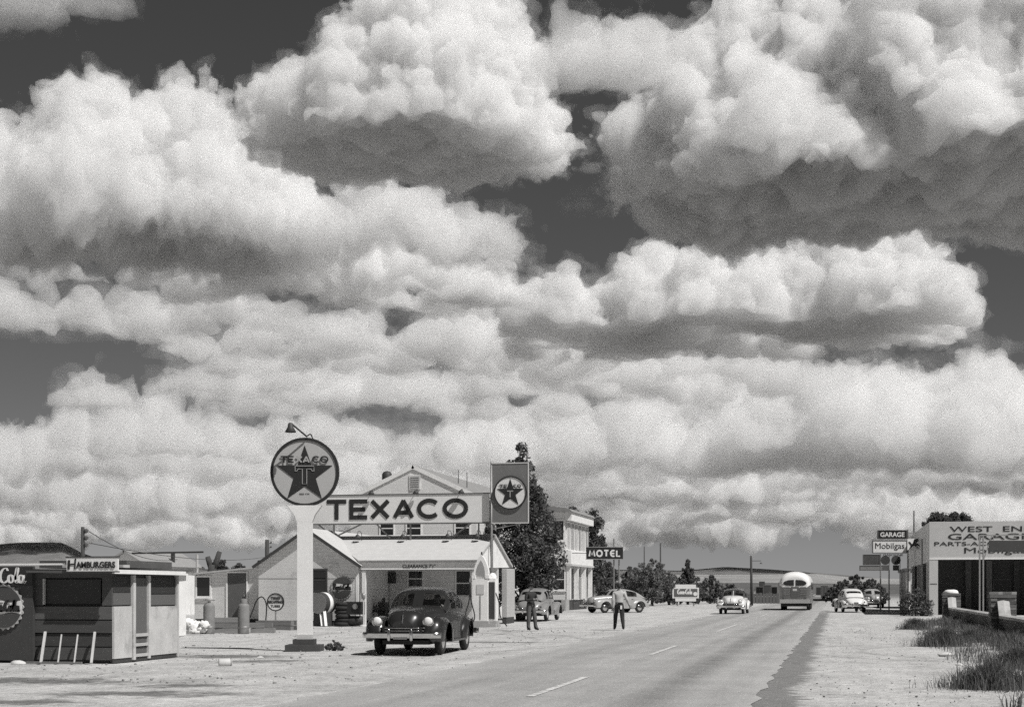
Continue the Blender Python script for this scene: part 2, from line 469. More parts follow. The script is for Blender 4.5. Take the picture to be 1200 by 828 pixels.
def glass_mat(name, tint=.6, rough=.03, op=.5):
    if name in _M: return _M[name]
    m = bpy.data.materials.new(name); m.use_nodes = True; t = m.node_tree
    b = t.nodes['Principled BSDF']; out = t.nodes['Material Output']
    b.inputs['Base Color'].default_value = g3(.02); b.inputs['Roughness'].default_value = rough; b.inputs['Specular IOR Level'].default_value = .8
    tr = t.nodes.new('ShaderNodeBsdfTransparent'); tr.inputs[0].default_value = g3(tint)
    mx = t.nodes.new('ShaderNodeMixShader'); mx.inputs[0].default_value = op
    t.links.new(tr.outputs[0], mx.inputs[1]); t.links.new(b.outputs[0], mx.inputs[2]); t.links.new(mx.outputs[0], out.inputs['Surface'])
    _M[name] = m
    return m

WHITE = mat('white_paint', .74, .6, .14, 2.0, .002, 60, dark=(.56, .78))
CREAM = mat('weathered_white_siding', .68, .75, .16, 1.6, .002, 50, wave=(2, .16, .03), dark=(.54, .80))
BLACK = mat('black_paint', .02, .45, .2, 3)
DARK = mat('dark_paint', .045, .6, .25, 2.0, .002, 50)
GREYD = mat('dark_grey_paint', .10, .6, .2, 2.0)
GREY = mat('grey_paint', .28, .6, .12, 2.0)
PALE = mat('pale_grey_paint', .5, .6, .1, 2.0)
CHROME = mat('chrome', .62, .18, .05, 4, metal=1.0)
STEEL = mat('dull_steel', .3, .5, .2, 8, metal=.6)
RUBBER = mat('rubber', .022, .85, .3, 8)
WOODD = mat('dark_boards', .07, .85, .35, 1.0, .004, 30, stretch=(1, 1, 8))
WOODG = mat('grey_timber', .17, .9, .35, 2.0, .006, 25, stretch=(1, 6, 6))
WOODL = mat('pale_timber', .42, .85, .25, 2.0, .004, 25)
PANEL = mat('whitewashed_panel', .47, .85, .30, 1.8, .003, 30, dark=(.52, .70))
SCREEN = mat('wire_screen', .030, .6, .2, 30)
SCREENG = mat('grey_screen', .11, .7, .2, 30)
ROOF = mat('pale_shingle_roof', .48, .9, .12, 3, .006, 60, wave=(2, .12, .02))
ROOFD = mat('dark_roofing', .09, .9, .25, 2, .006, 40)
CONC = mat('concrete', .34, .9, .18, 3, .006, 50, dark=(.58, .7))
INK = mat('sign_ink', .022, .5, .25, 6)
SIGNW = mat('sign_enamel_white', .68, .35, .05, 2, dark=(.62, .88))
SIGNG = mat('sign_enamel_grey', .40, .4, .06, 2)
SIGND = mat('sign_enamel_dark', .06, .4, .2, 2)
GLASS = glass_mat('car_glass', .75, .04, .22)
PANE = mat('window_glass_dark', .014, .08, .3, 1.0, spec=.7)

# ------------------------------------------------------------------ lettering
def text_mesh(s, w, h, depth=.012, bold=.0, m=None, spacing=1.0, shear=0.0):
    cu = bpy.data.curves.new('lettering', 'FONT'); cu.body = s; cu.size = 1.0; cu.offset = bold; cu.extrude = .001
    cu.space_character = spacing; cu.shear = shear; cu.resolution_u = 5
    ob = bpy.data.objects.new('tmp_text', cu); COL.objects.link(ob)
    dg = bpy.context.evaluated_depsgraph_get(); dg.update()
    me = bpy.data.meshes.new_from_object(ob.evaluated_get(dg))
    bpy.data.objects.remove(ob)
    co = np.empty(len(me.vertices) * 3, np.float32); me.vertices.foreach_get('co', co); co = co.reshape(-1, 3)
    lo, hi = co.min(0), co.max(0)
    q = np.empty_like(co)
    q[:, 0] = ((co[:, 0] - lo[0]) / (hi[0] - lo[0]) - .5) * w
    q[:, 2] = ((co[:, 1] - lo[1]) / (hi[1] - lo[1]) - .5) * h
    q[:, 1] = -np.sign(co[:, 2]) * depth / 2
    me.vertices.foreach_set('co', q.ravel()); me.update()
    bm = bmesh.new(); bm.from_mesh(me); bmesh.ops.recalc_face_normals(bm, faces=bm.faces); bm.to_mesh(me); bm.free()
    me.materials.clear(); me.materials.append(m or INK); me.name = 'lettering'
    return me
def lettering(s, parent, c, w, h, bold=.02, m=None, rz=0.0, spacing=1.0, depth=.012, shear=0.0, name='lettering'):
    return inst(name, text_mesh(s, w, h, depth, bold, m, spacing, shear), parent, c, (0, 0, rz))
def ribbon(mb, pts, w, y=0.0, t=.01):
    """flat stroke in the xz plane through pts; w a number or a list"""
    m = len(pts); W = w if isinstance(w, (list, tuple)) else [w] * m
    P = [Vector((p[0], p[1])) for p in pts]; L = []; Rr = []
    for i in range(m):
        d = (P[min(i + 1, m - 1)] - P[max(0, i - 1)]); d = d.normalized() if d.length > 1e-9 else Vector((1, 0)); n = Vector((-d.y, d.x))
        L.append(P[i] + n * W[i] / 2); Rr.append(P[i] - n * W[i] / 2)
    vs = []
    for yy in (y - t, y):
        vs += [(p.x, yy, p.y) for p in L] + [(p.x, yy, p.y) for p in Rr]
    fs = []
    for i in range(m - 1):
        fs += [(i, i + 1, m + i + 1, m + i), (2 * m + i, 3 * m + i, 3 * m + i + 1, 2 * m + i + 1),
               (i, 2 * m + i, 2 * m + i + 1, i + 1), (m + i, m + i + 1, 3 * m + i + 1, 3 * m + i)]
    fs += [(0, m, 3 * m, 2 * m), (m - 1, 3 * m - 1, 4 * m - 1, 2 * m - 1)]
    return mb.add(vs, fs)
def arc(cx, cz, rx, rz_, a0, a1, n=14):
    return [(cx + rx * math.cos(R(a0 + (a1 - a0) * i / n)), cz + rz_ * math.sin(R(a0 + (a1 - a0) * i / n))) for i in range(n + 1)]
def spline(pts, n=6):
    out = []
    for i in range(len(pts) - 1):
        p0 = pts[max(0, i - 1)]; p1 = pts[i]; p2 = pts[i + 1]; p3 = pts[min(len(pts) - 1, i + 2)]
        for k in range(n):
            t = k / n
            out.append(tuple(.5 * (2 * b + (c - a) * t + (2 * a - 5 * b + 4 * c - d) * t * t + (3 * b - a - 3 * c + d) * t ** 3) for a, b, c, d in zip(p0, p1, p2, p3)))
    out.append(tuple(pts[-1])); return out
def script_word(s, w, thick):
    """looping brush script for the two soda signs; returns MB with unit height 1 and width w"""
    G = {   # strokes in a cell of height 1 (x height .55), advance width last
        'C': ([spline([(.62, .80), (.52, .97), (.28, .88), (.10, .55), (.12, .18), (.36, .02), (.60, .16), (.70, .30)])], .62),
        'P': ([spline([(.30, .95), (.24, .5), (.14, .0)]), spline([(.02, .78), (.20, .98), (.52, .98), (.62, .76), (.44, .50), (.22, .46)])], .60),
        'o': ([arc(.22, .27, .17, .26, 0, 360, 16)], .44), 'e': ([spline([(.08, .26), (.34, .36), (.26, .54), (.08, .34), (.14, .06), (.36, .08), (.46, .22)])], .42),
        'c': ([spline([(.38, .42), (.26, .54), (.08, .34), (.14, .04), (.34, .06), (.44, .2)])], .40),
        'a': ([arc(.20, .27, .16, .26, 0, 360, 16), spline([(.37, .52), (.36, .14), (.42, .0), (.54, .14)])], .50),
        'l': ([spline([(.06, .20), (.26, .70), (.28, .98), (.18, .92), (.12, .40), (.18, .04), (.32, .12)])], .30),
        'p': ([spline([(.14, .54), (.12, .2), (.06, -.34)]), spline([(.12, .36), (.26, .56), (.42, .40), (.34, .06), (.14, .08)])], .46),
        's': ([spline([(.32, .48), (.18, .56), (.12, .40), (.30, .20), (.22, .0), (.04, .08)])], .36),
        'i': ([spline([(.12, .54), (.10, .14), (.18, .0), (.28, .12)]), [(.13, .70), (.15, .78)]], .26),
        '-': ([[(.04, .32), (.24, .34)]], .28),
    }
    x = 0; S_ = []
    for ch in s:
        st, adv = G[ch]
        S_ += [[(x + a, b) for a, b in q] for q in st]; x += adv
    k = w / x; mb = MB()
    for i, q in enumerate(S_):
        n = len(q)
        ribbon(mb, [(a * k - w / 2, b) for a, b in q], [thick * (.75 + .5 * abs(math.sin(3.0 * j / max(1, n - 1) + i))) for j in range(n)], y=-.0015 * (i % 5))
    return mb
def star_poly(r, r2=.40, rot=90):
    return [((r if k % 2 == 0 else r * r2) * math.cos(R(rot + 36 * k)), (r if k % 2 == 0 else r * r2) * math.sin(R(rot + 36 * k))) for k in range(10)]
# ------------------------------------------------------------------ the setting
def struct(name, mb, m, parent=None, smooth=False):
    o = mb.build(name, m, parent, smooth)
    if parent is None: o['kind'] = 'structure'
    return o
def ground_mat():
    m = bpy.data.materials.new('dusty_ground'); m.use_nodes = True; t = m.node_tree; S.tree = t
    b = t.nodes['Principled BSDF']; tc = t.nodes.new('ShaderNodeTexCoord'); vec = S(tc.outputs['Object'])
    big = noise(vec, .06, 6, .6); mid = noise(vec, .7, 6, .62); fine = noise(vec, 5, 6, .7); grit = noise(vec, 26, 4, .7)
    mp = t.nodes.new('ShaderNodeMapping'); t.links.new(vec.s, mp.inputs[0]); mp.inputs['Scale'].default_value = (1.0, .08, 1)
    trk = noise(S(mp.outputs[0]), 1.4, 5, .6)                      # wheel tracks along the road
    v = (big - .5) * .16 + (mid - .5) * .42 + (fine - .5) * .62 + (grit - .5) * .70 + (trk - .5) * .24 + .43
    spots = noise(vec, 3.2, 6, .7).sm(.60, .68) * .14
    sp = t.nodes.new('ShaderNodeSeparateXYZ'); t.links.new(tc.outputs['Object'], sp.inputs[0])
    # trodden dark earth and drips of oil in the yard
    GXs, GYs = S(sp.outputs[0]), S(sp.outputs[1]); stain = None
    wob = (noise(vec, 1.6, 7, .72) - .5) * 2.6
    for (px, py, lx, ly) in ((50, 797, 2.8, 1.3), (160, 812, 2.2, 1.1), (20, 822, 1.4, .9), (262, 768, 2.2, 1.5), (305, 774, 1.4, 1.1), (215, 802, 1.1, .8), (395, 757, .6, .5), (560, 752, 2.5, .8)):
        x0, y0 = at(px, dep(py)); dx = (GXs - x0) * (1 / lx); dy = (GYs - y0 - (GXs - x0) * .12) * (1 / ly)
        q = 1.0 - S.m('SQRT', dx * dx + dy * dy) + wob; stain = q if stain is None else stain.mx(q)
    v = v * (1.0 - stain.sm(.1, .75) * .62)
    # tyre tracks where cars swing in and out
    for (cx, cy, r0, y0_, y1_) in ((-2.0, 62, 11.5, 36, 62), (-24, 44, 15.2, 30, 60), (-30, 52, 17.0, 40, 66), (6.0, 40, 5.4, 22, 48)):
        rr_ = S.m('SQRT', (GXs - cx) * (GXs - cx) + (GYs - cy) * (GYs - cy)) + (mid - .5) * .5
        b1 = (1.0 - (rr_ - r0).abs().sm(.05, .20)).mx(1.0 - (rr_ - (r0 + 1.45)).abs().sm(.05, .20))
        v = v - b1 * (GYs.sm(y0_, y0_ + 4) * (1.0 - GYs.sm(y1_ - 4, y1_))) * fine * .16
    # dark oiled strip beside the paving with a ragged outer edge
    mo_ = t.nodes.new('ShaderNodeMapping'); t.links.new(vec.s, mo_.inputs[0]); mo_.inputs['Scale'].default_value = (.55, 2.6, 1)
    rag = noise(S(mo_.outputs[0]), 2.0, 7, .72); rag2 = noise(vec, .35, 4, .6)
    lim = (rag - .5) * 1.5 + (rag2 - .5) * .9 - .52
    oilm = (1.0 - (GXs - lim).sm(-.06, .09)) * (1.0 - GYs.sm(95, 140)) * GXs.sm(-3.0, -2.0)
    v = lerp(v, (rag - .5) * .16 + (grit - .5) * .22 + (fine - .5) * .12 + .17, oilm * .88)
    farther = S(sp.outputs[1]).sm(150, 420)                        # dry range grass and scrub beyond the village
    scrub = noise(vec, .012, 9, .65).sm(.40, .62) * .10 + .13
    v = lerp((v - spots).mx(.05), scrub, farther)
    cc = t.nodes.new('ShaderNodeCombineColor')
    for i, k in enumerate((1, .995, .985)): t.links.new((v * k).s, cc.inputs[i])
    t.links.new(cc.outputs[0], b.inputs['Base Color']); b.inputs['Roughness'].default_value = .95; b.inputs['Specular IOR Level'].default_value = .1
    bp = t.nodes.new('ShaderNodeBump'); bp.inputs['Strength'].default_value = .6; bp.inputs['Distance'].default_value = .16
    t.links.new((mid * .5 + fine * .25 + grit * .18).s, bp.inputs['Height']); t.links.new(bp.outputs[0], b.inputs['Normal'])
    return m
def smooth01(a, b, x):
    t = min(1, max(0, (x - a) / (b - a))); return t * t * (3 - 2 * t)
_LL = _LAT.tolist()
def lat(x, y, z=0.0):                                    # the same lattice noise for single points
    x += 1000.0; y += 1000.0
    i, j, k = math.floor(x), math.floor(y), math.floor(z); a, b, c = x - i, y - j, z - k
    a = a * a * (3 - 2 * a); b = b * b * (3 - 2 * b); c = c * c * (3 - 2 * c)
    i0, i1, j0, j1, k0, k1 = i & 63, (i + 1) & 63, j & 63, (j + 1) & 63, k & 63, (k + 1) & 63
    A, B = _LL[i0], _LL[i1]
    def col(P, q): r = P[q]; return r[k0] * (1 - c) + r[k1] * c
    return (col(A, j0) * (1 - b) + col(A, j1) * b) * (1 - a) + (col(B, j0) * (1 - b) + col(B, j1) * b) * a
# one sheet to the horizon; finely divided and uneven near the village
gx = [-60000, -8000, -2000, -600, -200, -100, -60] + [-40 + i * .8 for i in range(41)] + [-7.8, -7.5, -7.0, -4, -1.5, -1.1, -.8] + [0 + i * .5 for i in range(21)] + [14, 20, 30, 60, 150, 600, 2000, 8000, 60000]
gy = [-60000, -5000, -500, -60, -10] + [6 + i * 1.0 for i in range(85)] + [95 + i * 4 for i in range(20)] + [190, 240, 320, 450, 700, 1200, 3000, 9000, 60000]
gm = MB(); GX = np.array(gx); GY = np.array(gy)
XX, YY = np.meshgrid(GX, GY)
NZ = vnoise(XX * .35 + 500, YY * .35 + 500, XX * 0) * .09 + vnoise(XX * 1.1 + 900, YY * 1.1 + 900, XX * 0) * .04
near = np.clip(1 - (np.abs(XX) - 30) / 10, 0, 1) * np.clip((160 - YY) / 40, 0, 1) * np.clip((YY - 2) / 6, 0, 1)
offroad = np.clip(np.maximum(-7.8 - XX, XX + .9) / 1.5, 0, 1)
ZZ = (NZ - .075) * near * offroad * .35
rows = [[(float(XX[i, j]), float(YY[i, j]), float(ZZ[i, j])) for j in range(len(gx))] for i in range(len(gy))]
gm.grid(rows)
struct('ground', gm, ground_mat(), smooth=True)

def road_mat():
    m = bpy.data.materials.new('bleached_asphalt'); m.use_nodes = True; t = m.node_tree; S.tree = t
    b = t.nodes['Principled BSDF']; tc = t.nodes.new('ShaderNodeTexCoord'); vec = S(tc.outputs['Object'])
    sp = t.nodes.new('ShaderNodeSeparateXYZ'); t.links.new(tc.outputs['Object'], sp.inputs[0])
    X = S(sp.outputs[0])
    mp = t.nodes.new('ShaderNodeMapping'); t.links.new(vec.s, mp.inputs[0]); mp.inputs['Scale'].default_value = (1.0, .05, 1)
    st = noise(S(mp.outputs[0]), 2.2, 6, .6); mid = noise(vec, .5, 6, .6); grit = noise(vec, 30, 4, .7)
    def lane(c, w): return 1.0 - ((X - c) * (1.0 / w)).abs().sm(0.0, 1.0)
    oil = lane(-2.62, .62) * .085 + lane(-5.9, .6) * .035 + lane(-3.4, .35) * .015
    v = (st - .5) * .20 + (mid - .5) * .18 + (grit - .5) * .42 + .33 - oil * 1.3 * (st * 1.3 + .35)
    cr = noise(vec, .9, 8, .75).sm(.60, .66) * .06 + (1.0 - (noise(vec, 1.6, 3, .5) - .5).abs().sm(0.0, .012)) * .05
    v = v - cr
    edge = ((X + 4.3).abs()).sm(2.6, 3.3) * .05
    v = (v + edge).mx(.05)
    cc = t.nodes.new('ShaderNodeCombineColor')
    for i, k in enumerate((1, .995, .985)): t.links.new((v * k).s, cc.inputs[i])
    t.links.new(cc.outputs[0], b.inputs['Base Color']); b.inputs['Roughness'].default_value = .85; b.inputs['Specular IOR Level'].default_value = .2
    bp = t.nodes.new('ShaderNodeBump'); bp.inputs['Strength'].default_value = .4; bp.inputs['Distance'].default_value = .03
    t.links.new(grit.s, bp.inputs['Height']); t.links.new(bp.outputs[0], b.inputs['Normal'])
    return m
RX0, RX1 = -7.5, -1.1
rm = MB(); rr = random.Random(4); rows = []
ys = [-30 + i * .6 for i in range(240)] + [114 + i * 6 for i in range(48)] + [430, 500, 600, 750]
for y in ys:
    rows.append([(RX0 + rr.uniform(-.10, .14), y, .010), (-6, y, .016), (-4.3, y, .022), (-2.6, y, .016), (RX1 + rr.uniform(-.06, .08), y, .010)])
rm.grid(rows)
road = struct('road', rm, road_mat(), smooth=True)
LINE = mat('worn_line_paint', .60, .85, .4, 7, dark=(.46, .6))
for (a, b_, w) in ((820.5, 796.5, .12), (769.5, 758.5, .115), (741.5, 733.0, .11), (723.5, 720.0, .10), (715.2, 713.0, .10)):
    y0 = on_x(980 + (-4.3 / CAM_H) * (a - HOR), -4.3)[0]; y1 = on_x(980 + (-4.3 / CAM_H) * (b_ - HOR), -4.3)[0]
    MB().add([(-4.3 - w / 2, y0, .030), (-4.3 + w / 2, y0, .030), (-4.3 + w / 2, y1, .030), (-4.3 - w / 2, y1, .030)], [(0, 1, 2, 3)]).build('lane_dash', LINE, road)
# low hills far behind: terrain with depth
def hill(name, px0, px1, d, prof, deep, v, seed):
    mb = MB(); rows = []; n = 60; mrow = 14
    for j in range(mrow):
        f = j / (mrow - 1); row = []
        for i in range(n + 1):
            px = px0 + (px1 - px0) * i / n
            dd = d + (f - .5) * deep * 2
            x, y = at(px, dd)
            hgt = np.interp(px, [p[0] for p in prof], [p[1] for p in prof])
            z = (HOR - hgt) / FOC * d * (math.sin(math.pi * f) ** .7)
            z *= min(1.0, min(i, n - i) / 8.0) ** .8
            z *= .86 + .28 * lat(x / (deep * .35), y / (deep * .35), seed)
            row.append((x, y, max(-2, z) + (CAM_H if 0 < j < mrow - 1 else -4)))
        rows.append(row)
    mb.grid(rows)
    return struct(name, mb, mat('hill_scrub_%d' % seed, v, .95, .5, .006, detail=10, spec=.05), smooth=True)
hill('hills', -300, 420, 5200, [(-300, 650), (-60, 640), (-10, 637), (20, 635), (75, 634), (100, 648), (130, 656), (180, 662), (300, 672), (420, 690)], 900, .15, 1)
hill('hills', 640, 1100, 6500, [(640, 676), (700, 666), (760, 667), (800, 668), (850, 664), (900, 667), (960, 672), (1020, 676), (1100, 684)], 1200, .13, 2)
hill('hills', 560, 1260, 2600, [(560, 684), (700, 678), (780, 674), (860, 674), (960, 674), (1000, 678), (1100, 680), (1260, 684)], 900, .26, 3)
hill('hills', 600, 1300, 900, [(600, 686), (700, 684), (800, 683), (900, 682), (1000, 683), (1300, 687)], 380, .11, 4)
# ------------------------------------------------------------------ hamburger stand and yard, left
def window(parent, x0, x1, z0, z1, y, pane=PANE, frame=WHITE, w=.07, mullion=True, out=-1, sill=True, axis='y'):
    """window in a wall facing -y at y (or facing +x at x=y when axis == 'x'); frame proud, pane recessed"""
    def bx(mb, a0, a1, d0, d1, c0, c1):
        if axis == 'y': mb.box(a0, a1, y - d1, y - d0, c0, c1)
        else: mb.box(y + d0, y + d1, a0, a1, c0, c1)
    f = MB(); bx(f, x0 - w, x0, -.03, .04, z0 - w, z1 + w); bx(f, x1, x1 + w, -.03, .04, z0 - w, z1 + w)
    bx(f, x0, x1, -.03, .04, z1, z1 + w); bx(f, x0, x1, -.03, .04, z0 - w, z0)
    if mullion: bx(f, x0, x1, -.03, .025, (z0 + z1) / 2 - .025, (z0 + z1) / 2 + .025)
    fr = f.build('window', frame, parent)
    p = MB(); bx(p, x0, x1, .003, .012, z0, z1); p.build('pane', pane, fr)
    if sill:
        q = MB(); bx(q, x0 - w - .04, x1 + w + .04, .0, .09, z0 - w - .05, z0 - w - .002); q.build('sill', frame, fr)
    return fr
def door(parent, x0, x1, z0, z1, y, m, frame=WHITE, axis='y', w=.07):
    def bx(mb, a0, a1, d0, d1, c0, c1):
        if axis == 'y': mb.box(a0, a1, y - d1, y - d0, c0, c1)
        else: mb.box(y + d0, y + d1, a0, a1, c0, c1)
    d = MB(); bx(d, x0, x1, .004, .025, z0, z1)
    o = d.build('door', m, parent)
    f = MB(); bx(f, x0 - w, x0, 0, .05, z0, z1 + w); bx(f, x1, x1 + w, 0, .05, z0, z1 + w); bx(f, x0, x1, 0, .05, z1, z1 + w)
    f.build('door_frame', frame, o)
    h = MB(); bx(h, x1 - .12, x1 - .07, .03, .07, z0 + .95, z0 + 1.05); h.build('handle', STEEL, o)
    return o

XS, YS0, YS1 = -15.0, 30.05, 33.3         # stand: right hand wall plane, near and far ends
st = thing('hamburger_stand', 'low dark plank hamburger stand with whitewashed side panels and screened windows', 'food stand', (XS, YS0, 0))
WID = 9.0; L_ST = YS1 - YS0 - .02
xl, _ = on_y(40, YS0); xl -= XS            # where the dark plank front begins
ztop = hz(676, 32); 
MB().box(-WID, -.13, .14, L_ST, .0, 2.02).build('wall', DARK, st)
# front: rough dark boards below, screen above
zs = [.06, .36, .66, .96, 1.27]
rp = random.Random(2)
for i in range(4):
    MB().box(xl, .0, .0 + rp.uniform(0, .03), .13, zs[i] + .012, zs[i + 1] - .012).build('plank', mat('dark_board_%d' % i, (.075, .05, .065, .10)[i], .9, .4, 1.4, .004, 30, stretch=(1, 1, 9)), st)
sc_ = MB().box(xl + .25, -.28, .06, .10, 1.32, 1.86).build('screen', SCREEN, st)
fr = MB(); fr.box(xl, xl + .2, .0, .13, 1.28, 2.0); fr.box(-.22, .0, .0, .13, 1.28, 2.0); fr.box(xl + .2, -.22, .0, .13, 1.9, 2.02)
fr.build('screen_frame', WOODD, st)
MB().box(xl + .205, xl + .245, -.01, .05, 1.30, 1.88).build('screen_batten', WOODL, st)
# side: pale panels, grey screens, open-framed screen door
L = YS1 - YS0
def side(n, m, a0, a1, z0, z1, d0=.0, d1=.05, parent=st):
    return MB().box(d0 - .0, d1, a0, a1, z0, z1).build(n, m, parent)
y_a = on_x(153, XS)[0] - YS0; y_b = on_x(171, XS)[0] - YS0
MB().box(-.12, -.02, .14, L, .0, 2.02).build('side_wall', DARK, st)
side('side_panel', PANEL, .02, y_a - .04, .10, 1.26); side('side_panel', PANEL, y_b + .1, L, .10, 1.24)
side('screen', SCREENG, .05, y_a - .04, 1.29, 1.56, -.015, .01); side('screen', SCREENG, y_b + .1, L - .06, 1.27, 1.52, -.015, .01)
side('screen', SCREEN, .05, y_a - .04, 1.57, 1.93, -.015, .008); side('screen', SCREEN, y_b + .1, L - .06, 1.54, 1.92, -.015, .008)
side('corner_post', WOODL, L - .06, L + .02, .02, 1.98, -.02, .06)
side('foundation', DARK, .02, L, .0, .09, -.01, .03)
dr = side('screen_door', SCREENG, y_a + .12, y_b - .0, .62, 1.9, .0, .02)
for (a0, a1, z0, z1) in ((y_a - .0, y_a + .12, .04, 1.96), (y_b, y_b + .1, .04, 1.96)):
    MB().box(.0, .07, a0, a1, z0, z1).build('door_stile', PANEL, dr)
for z in (.10, .34, .56): MB().box(.002, .06, y_a + .121, y_b - .001, z, z + .07).build('door_rail', WOODL, dr)
for z in (.18, .42): MB().box(.0, .02, y_a + .121, y_b - .001, z, z + .13).build('door_panel', GREYD, dr)
# roof: nearly flat, dark, white fascia along the side, raised dark sheet at the far end
MB().slab((xl - .02, -.30, 2.09), (.16, -.30, 2.06), (.16, L + .08, 2.10), (xl - .02, L + .08, 2.13), .08).build('roof', ROOFD, st)
MB().slab((-WID - .2, .16, 2.12), (xl - .03, .16, 2.10), (xl - .03, L + .08, 2.13), (-WID - .2, L + .08, 2.16), .08).build('roof', ROOFD, st)
MB().box(.165, .195, -.32, L + .10, 1.985, 2.075).build('fascia', WHITE, st)
MB().box(-2.2, -.12, .95, L + .02, 2.13, 2.30).build('roof_curb', ROOFD, st)
MB().box(-1.3, .12, .3, .6, 2.125, 2.19).build('roof_lumber', WOODL, st)
MB().box(xl - 2.6, xl + .9, -.34, -.31, 2.175, 2.215).build('fascia_front', WHITE, st)
st.scale = (1, 1, .955)
# the sign on the roof
sgx0, d_ = on_y(78, YS0 - .38); sgx1, _ = on_y(138, YS0 - .38)
sg = thing('roof_sign', 'white board lettered HAMBURGERS on the edge of the stand roof', 'sign', ((sgx0 + sgx1) / 2, YS0 - .38, hz(669, d_)))
w_, h_ = sgx1 - sgx0, (669 - 653) * d_ / FOC
MB().box(-w_ / 2, w_ / 2, 0, .05, 0, h_).build('board', WHITE, sg)
fm = MB(); fm.box(-w_ / 2 - .02, w_ / 2 + .02, -.01, .055, h_, h_ + .025); fm.box(-w_ / 2 - .02, w_ / 2 + .02, -.01, .055, -.025, 0)
fm.build('frame', DARK, sg)
lettering('AMBURGERS', sg, (.085, -.012, h_ / 2 - .01), w_ * .76, h_ * .48, .018)
hm = MB(); hx = -w_ / 2 + .05
ribbon(hm, [(hx, h_ * .14), (hx + .01, h_ * .82)], .05, -.001); ribbon(hm, [(hx + .14, h_ * .16), (hx + .16, h_ * .94)], .03, -.003); ribbon(hm, spline([(hx - .01, h_ * .42), (hx + .07, h_ * .52), (hx + .16, h_ * .50)]), .03, -.005)
hm.build('capital_letter', INK, sg)
# soda billboard: a tall dark panel at the left edge of the picture
bx1, db = on_y(40, YS0 - .05)
bb = thing('soda_billboard', 'dark wall panel with white cola script above a large bottle cap emblem', 'billboard', (bx1, YS0 - .05, 0))
MB().box(-3.4, 0, -.06, .04, .05, 2.06).build('panel', mat('billboard_dark', .05, .6, .25, 1.2, .003, 20), bb)
MB().box(-3.4, 0, -.075, -.062, 1.64, 2.03).build('panel_top', mat('billboard_top', .022, .5, .2, 1.2), bb)
sw = script_word('Coca-Cola', 1.36, .055); sw.v = [(x, y, z * .33) for x, y, z in sw.v]
sw.build('lettering', SIGNW, bb, loc=(-.84, -.078, 1.70))
# bottle cap emblem
def cap_emblem(parent, c, r, word_w, top=SIGND, rz=0.0, flutes=24):
    n = flutes * 4
    ring = [((r * (1 + .045 * math.cos(flutes * 2 * math.pi * k / n))) * math.cos(2 * math.pi * k / n), (r * (1 + .045 * math.cos(flutes * 2 * math.pi * k / n))) * math.sin(2 * math.pi * k / n)) for k in range(n)]
    o = MB().prism(ring, -.02, .01).build('bottle_cap', SIGNG, parent, loc=c, rz=rz)
    for sgn in (1, -1):        # the two dark fields above and below the wavy white band
        pts = arc(0, 0, r * .93, r * .93, 20 if sgn > 0 else 200, 160 if sgn > 0 else 340, 20)
        a, b = pts[-1], pts[0]
        wave = [(a[0] + (b[0] - a[0]) * t / 8, a[1] + (b[1] - a[1]) * t / 8 + r * .09 * math.sin(2 * math.pi * t / 8) * 1) for t in range(1, 8)]
        MB().prism(pts + wave, -.034, -.021).build('cap_field', top, o)
    MB().prism([(-r * .90, -.30 * r), (r * .90, -.30 * r), (r * .94, .0), (r * .90, .30 * r), (-r * .90, .30 * r), (-r * .94, 0)], -.030, -.0205).build('cap_band', SIGNW, o)
    q = script_word('Pepsi-Cola', word_w, r * .15); q.v = [(x, y, (z - .38) * r * .52) for x, y, z in q.v]
    q.build('cap_lettering', INK, o, loc=(0, -.036, 0))
    return o
cx_, _ = on_y(4, YS0 - .13)
cap_emblem(bb, (cx_ - bx1, -.085, hz(711, db)), 26 * db / FOC, .78)
# frame of slats leaning on the planks
lf = thing('leaning_frame', 'pale rough slats of a frame leaning against the dark plank wall', 'wooden frame', (on_y(78, YS0 - .5)[0], YS0 - .55, .0))
for i, (pb, pt, w_) in enumerate(((48, 54, .055), (68, 73, .028), (87, 92, .028), (107, 112, .05))):
    xb = on_y(pb, YS0 - .55)[0] - lf.location.x; xt = on_y(pt, YS0 - .05)[0] - lf.location.x
    MB().bar((xb, 0, .03), (xt, .47, .60 if i % 3 else .66), w_, .04).build('slat', WOODL, lf)
MB().bar((on_y(46, YS0)[0] - lf.location.x, .02, .03), (on_y(110, YS0)[0] - lf.location.x, .02, .03), .05).build('rail', WOODG, lf)

# utility poles with crossarm stubs
def pole(label, px, d, top_py, lean=0.0, r=.13, knobs=3, arm=None, group='utility poles'):
    x, y = at(px, d); h = hz(top_py, d)
    t = thing('utility_pole', label, 'utility pole', (x, y, 0), 0, group)
    MB().tube([(0, 0, -.3), (lean * h, 0, h)], [r, r * .72], 10).build('pole', mat('pole_timber', .05, .9, .3, 2, .006, 20, stretch=(3, 3, .3)), t, True)
    for k in range(knobs):
        zz = h * (1 - .05) - k * h * .06
        MB().lathe([(.02, 0), (.06, .01), (.07, .08), (.03, .12)], 8, 'z', (lean * zz + r * 1.5, 0, zz)).build('insulator', GREYD, t)
        MB().bar((lean * zz, 0, zz), (lean * zz + r * 1.6, 0, zz), .04).build('bracket', DARK, t)
    if arm:
        MB().bar((lean * h, 0, h * arm[0]), (lean * h + arm[1], 0, h * arm[0]), .05).build('lamp_arm', DARK, t)
        MB().lathe([(.02, .16), (.05, .12), (.16, 0), (.14, 0)], 10, 'z', (lean * h + arm[1], 0, h * arm[0] - .3)).build('lamp_shade', DARK, t)
    return (x, y, h)
p1 = pole('dark timber utility pole with insulators rising behind the hamburger sign', 97, 46, 617, r=.075)
p2 = pole('slim dark pole top seen beyond the workshop roof ridge', 313, 110, 632, r=.2, knobs=2)
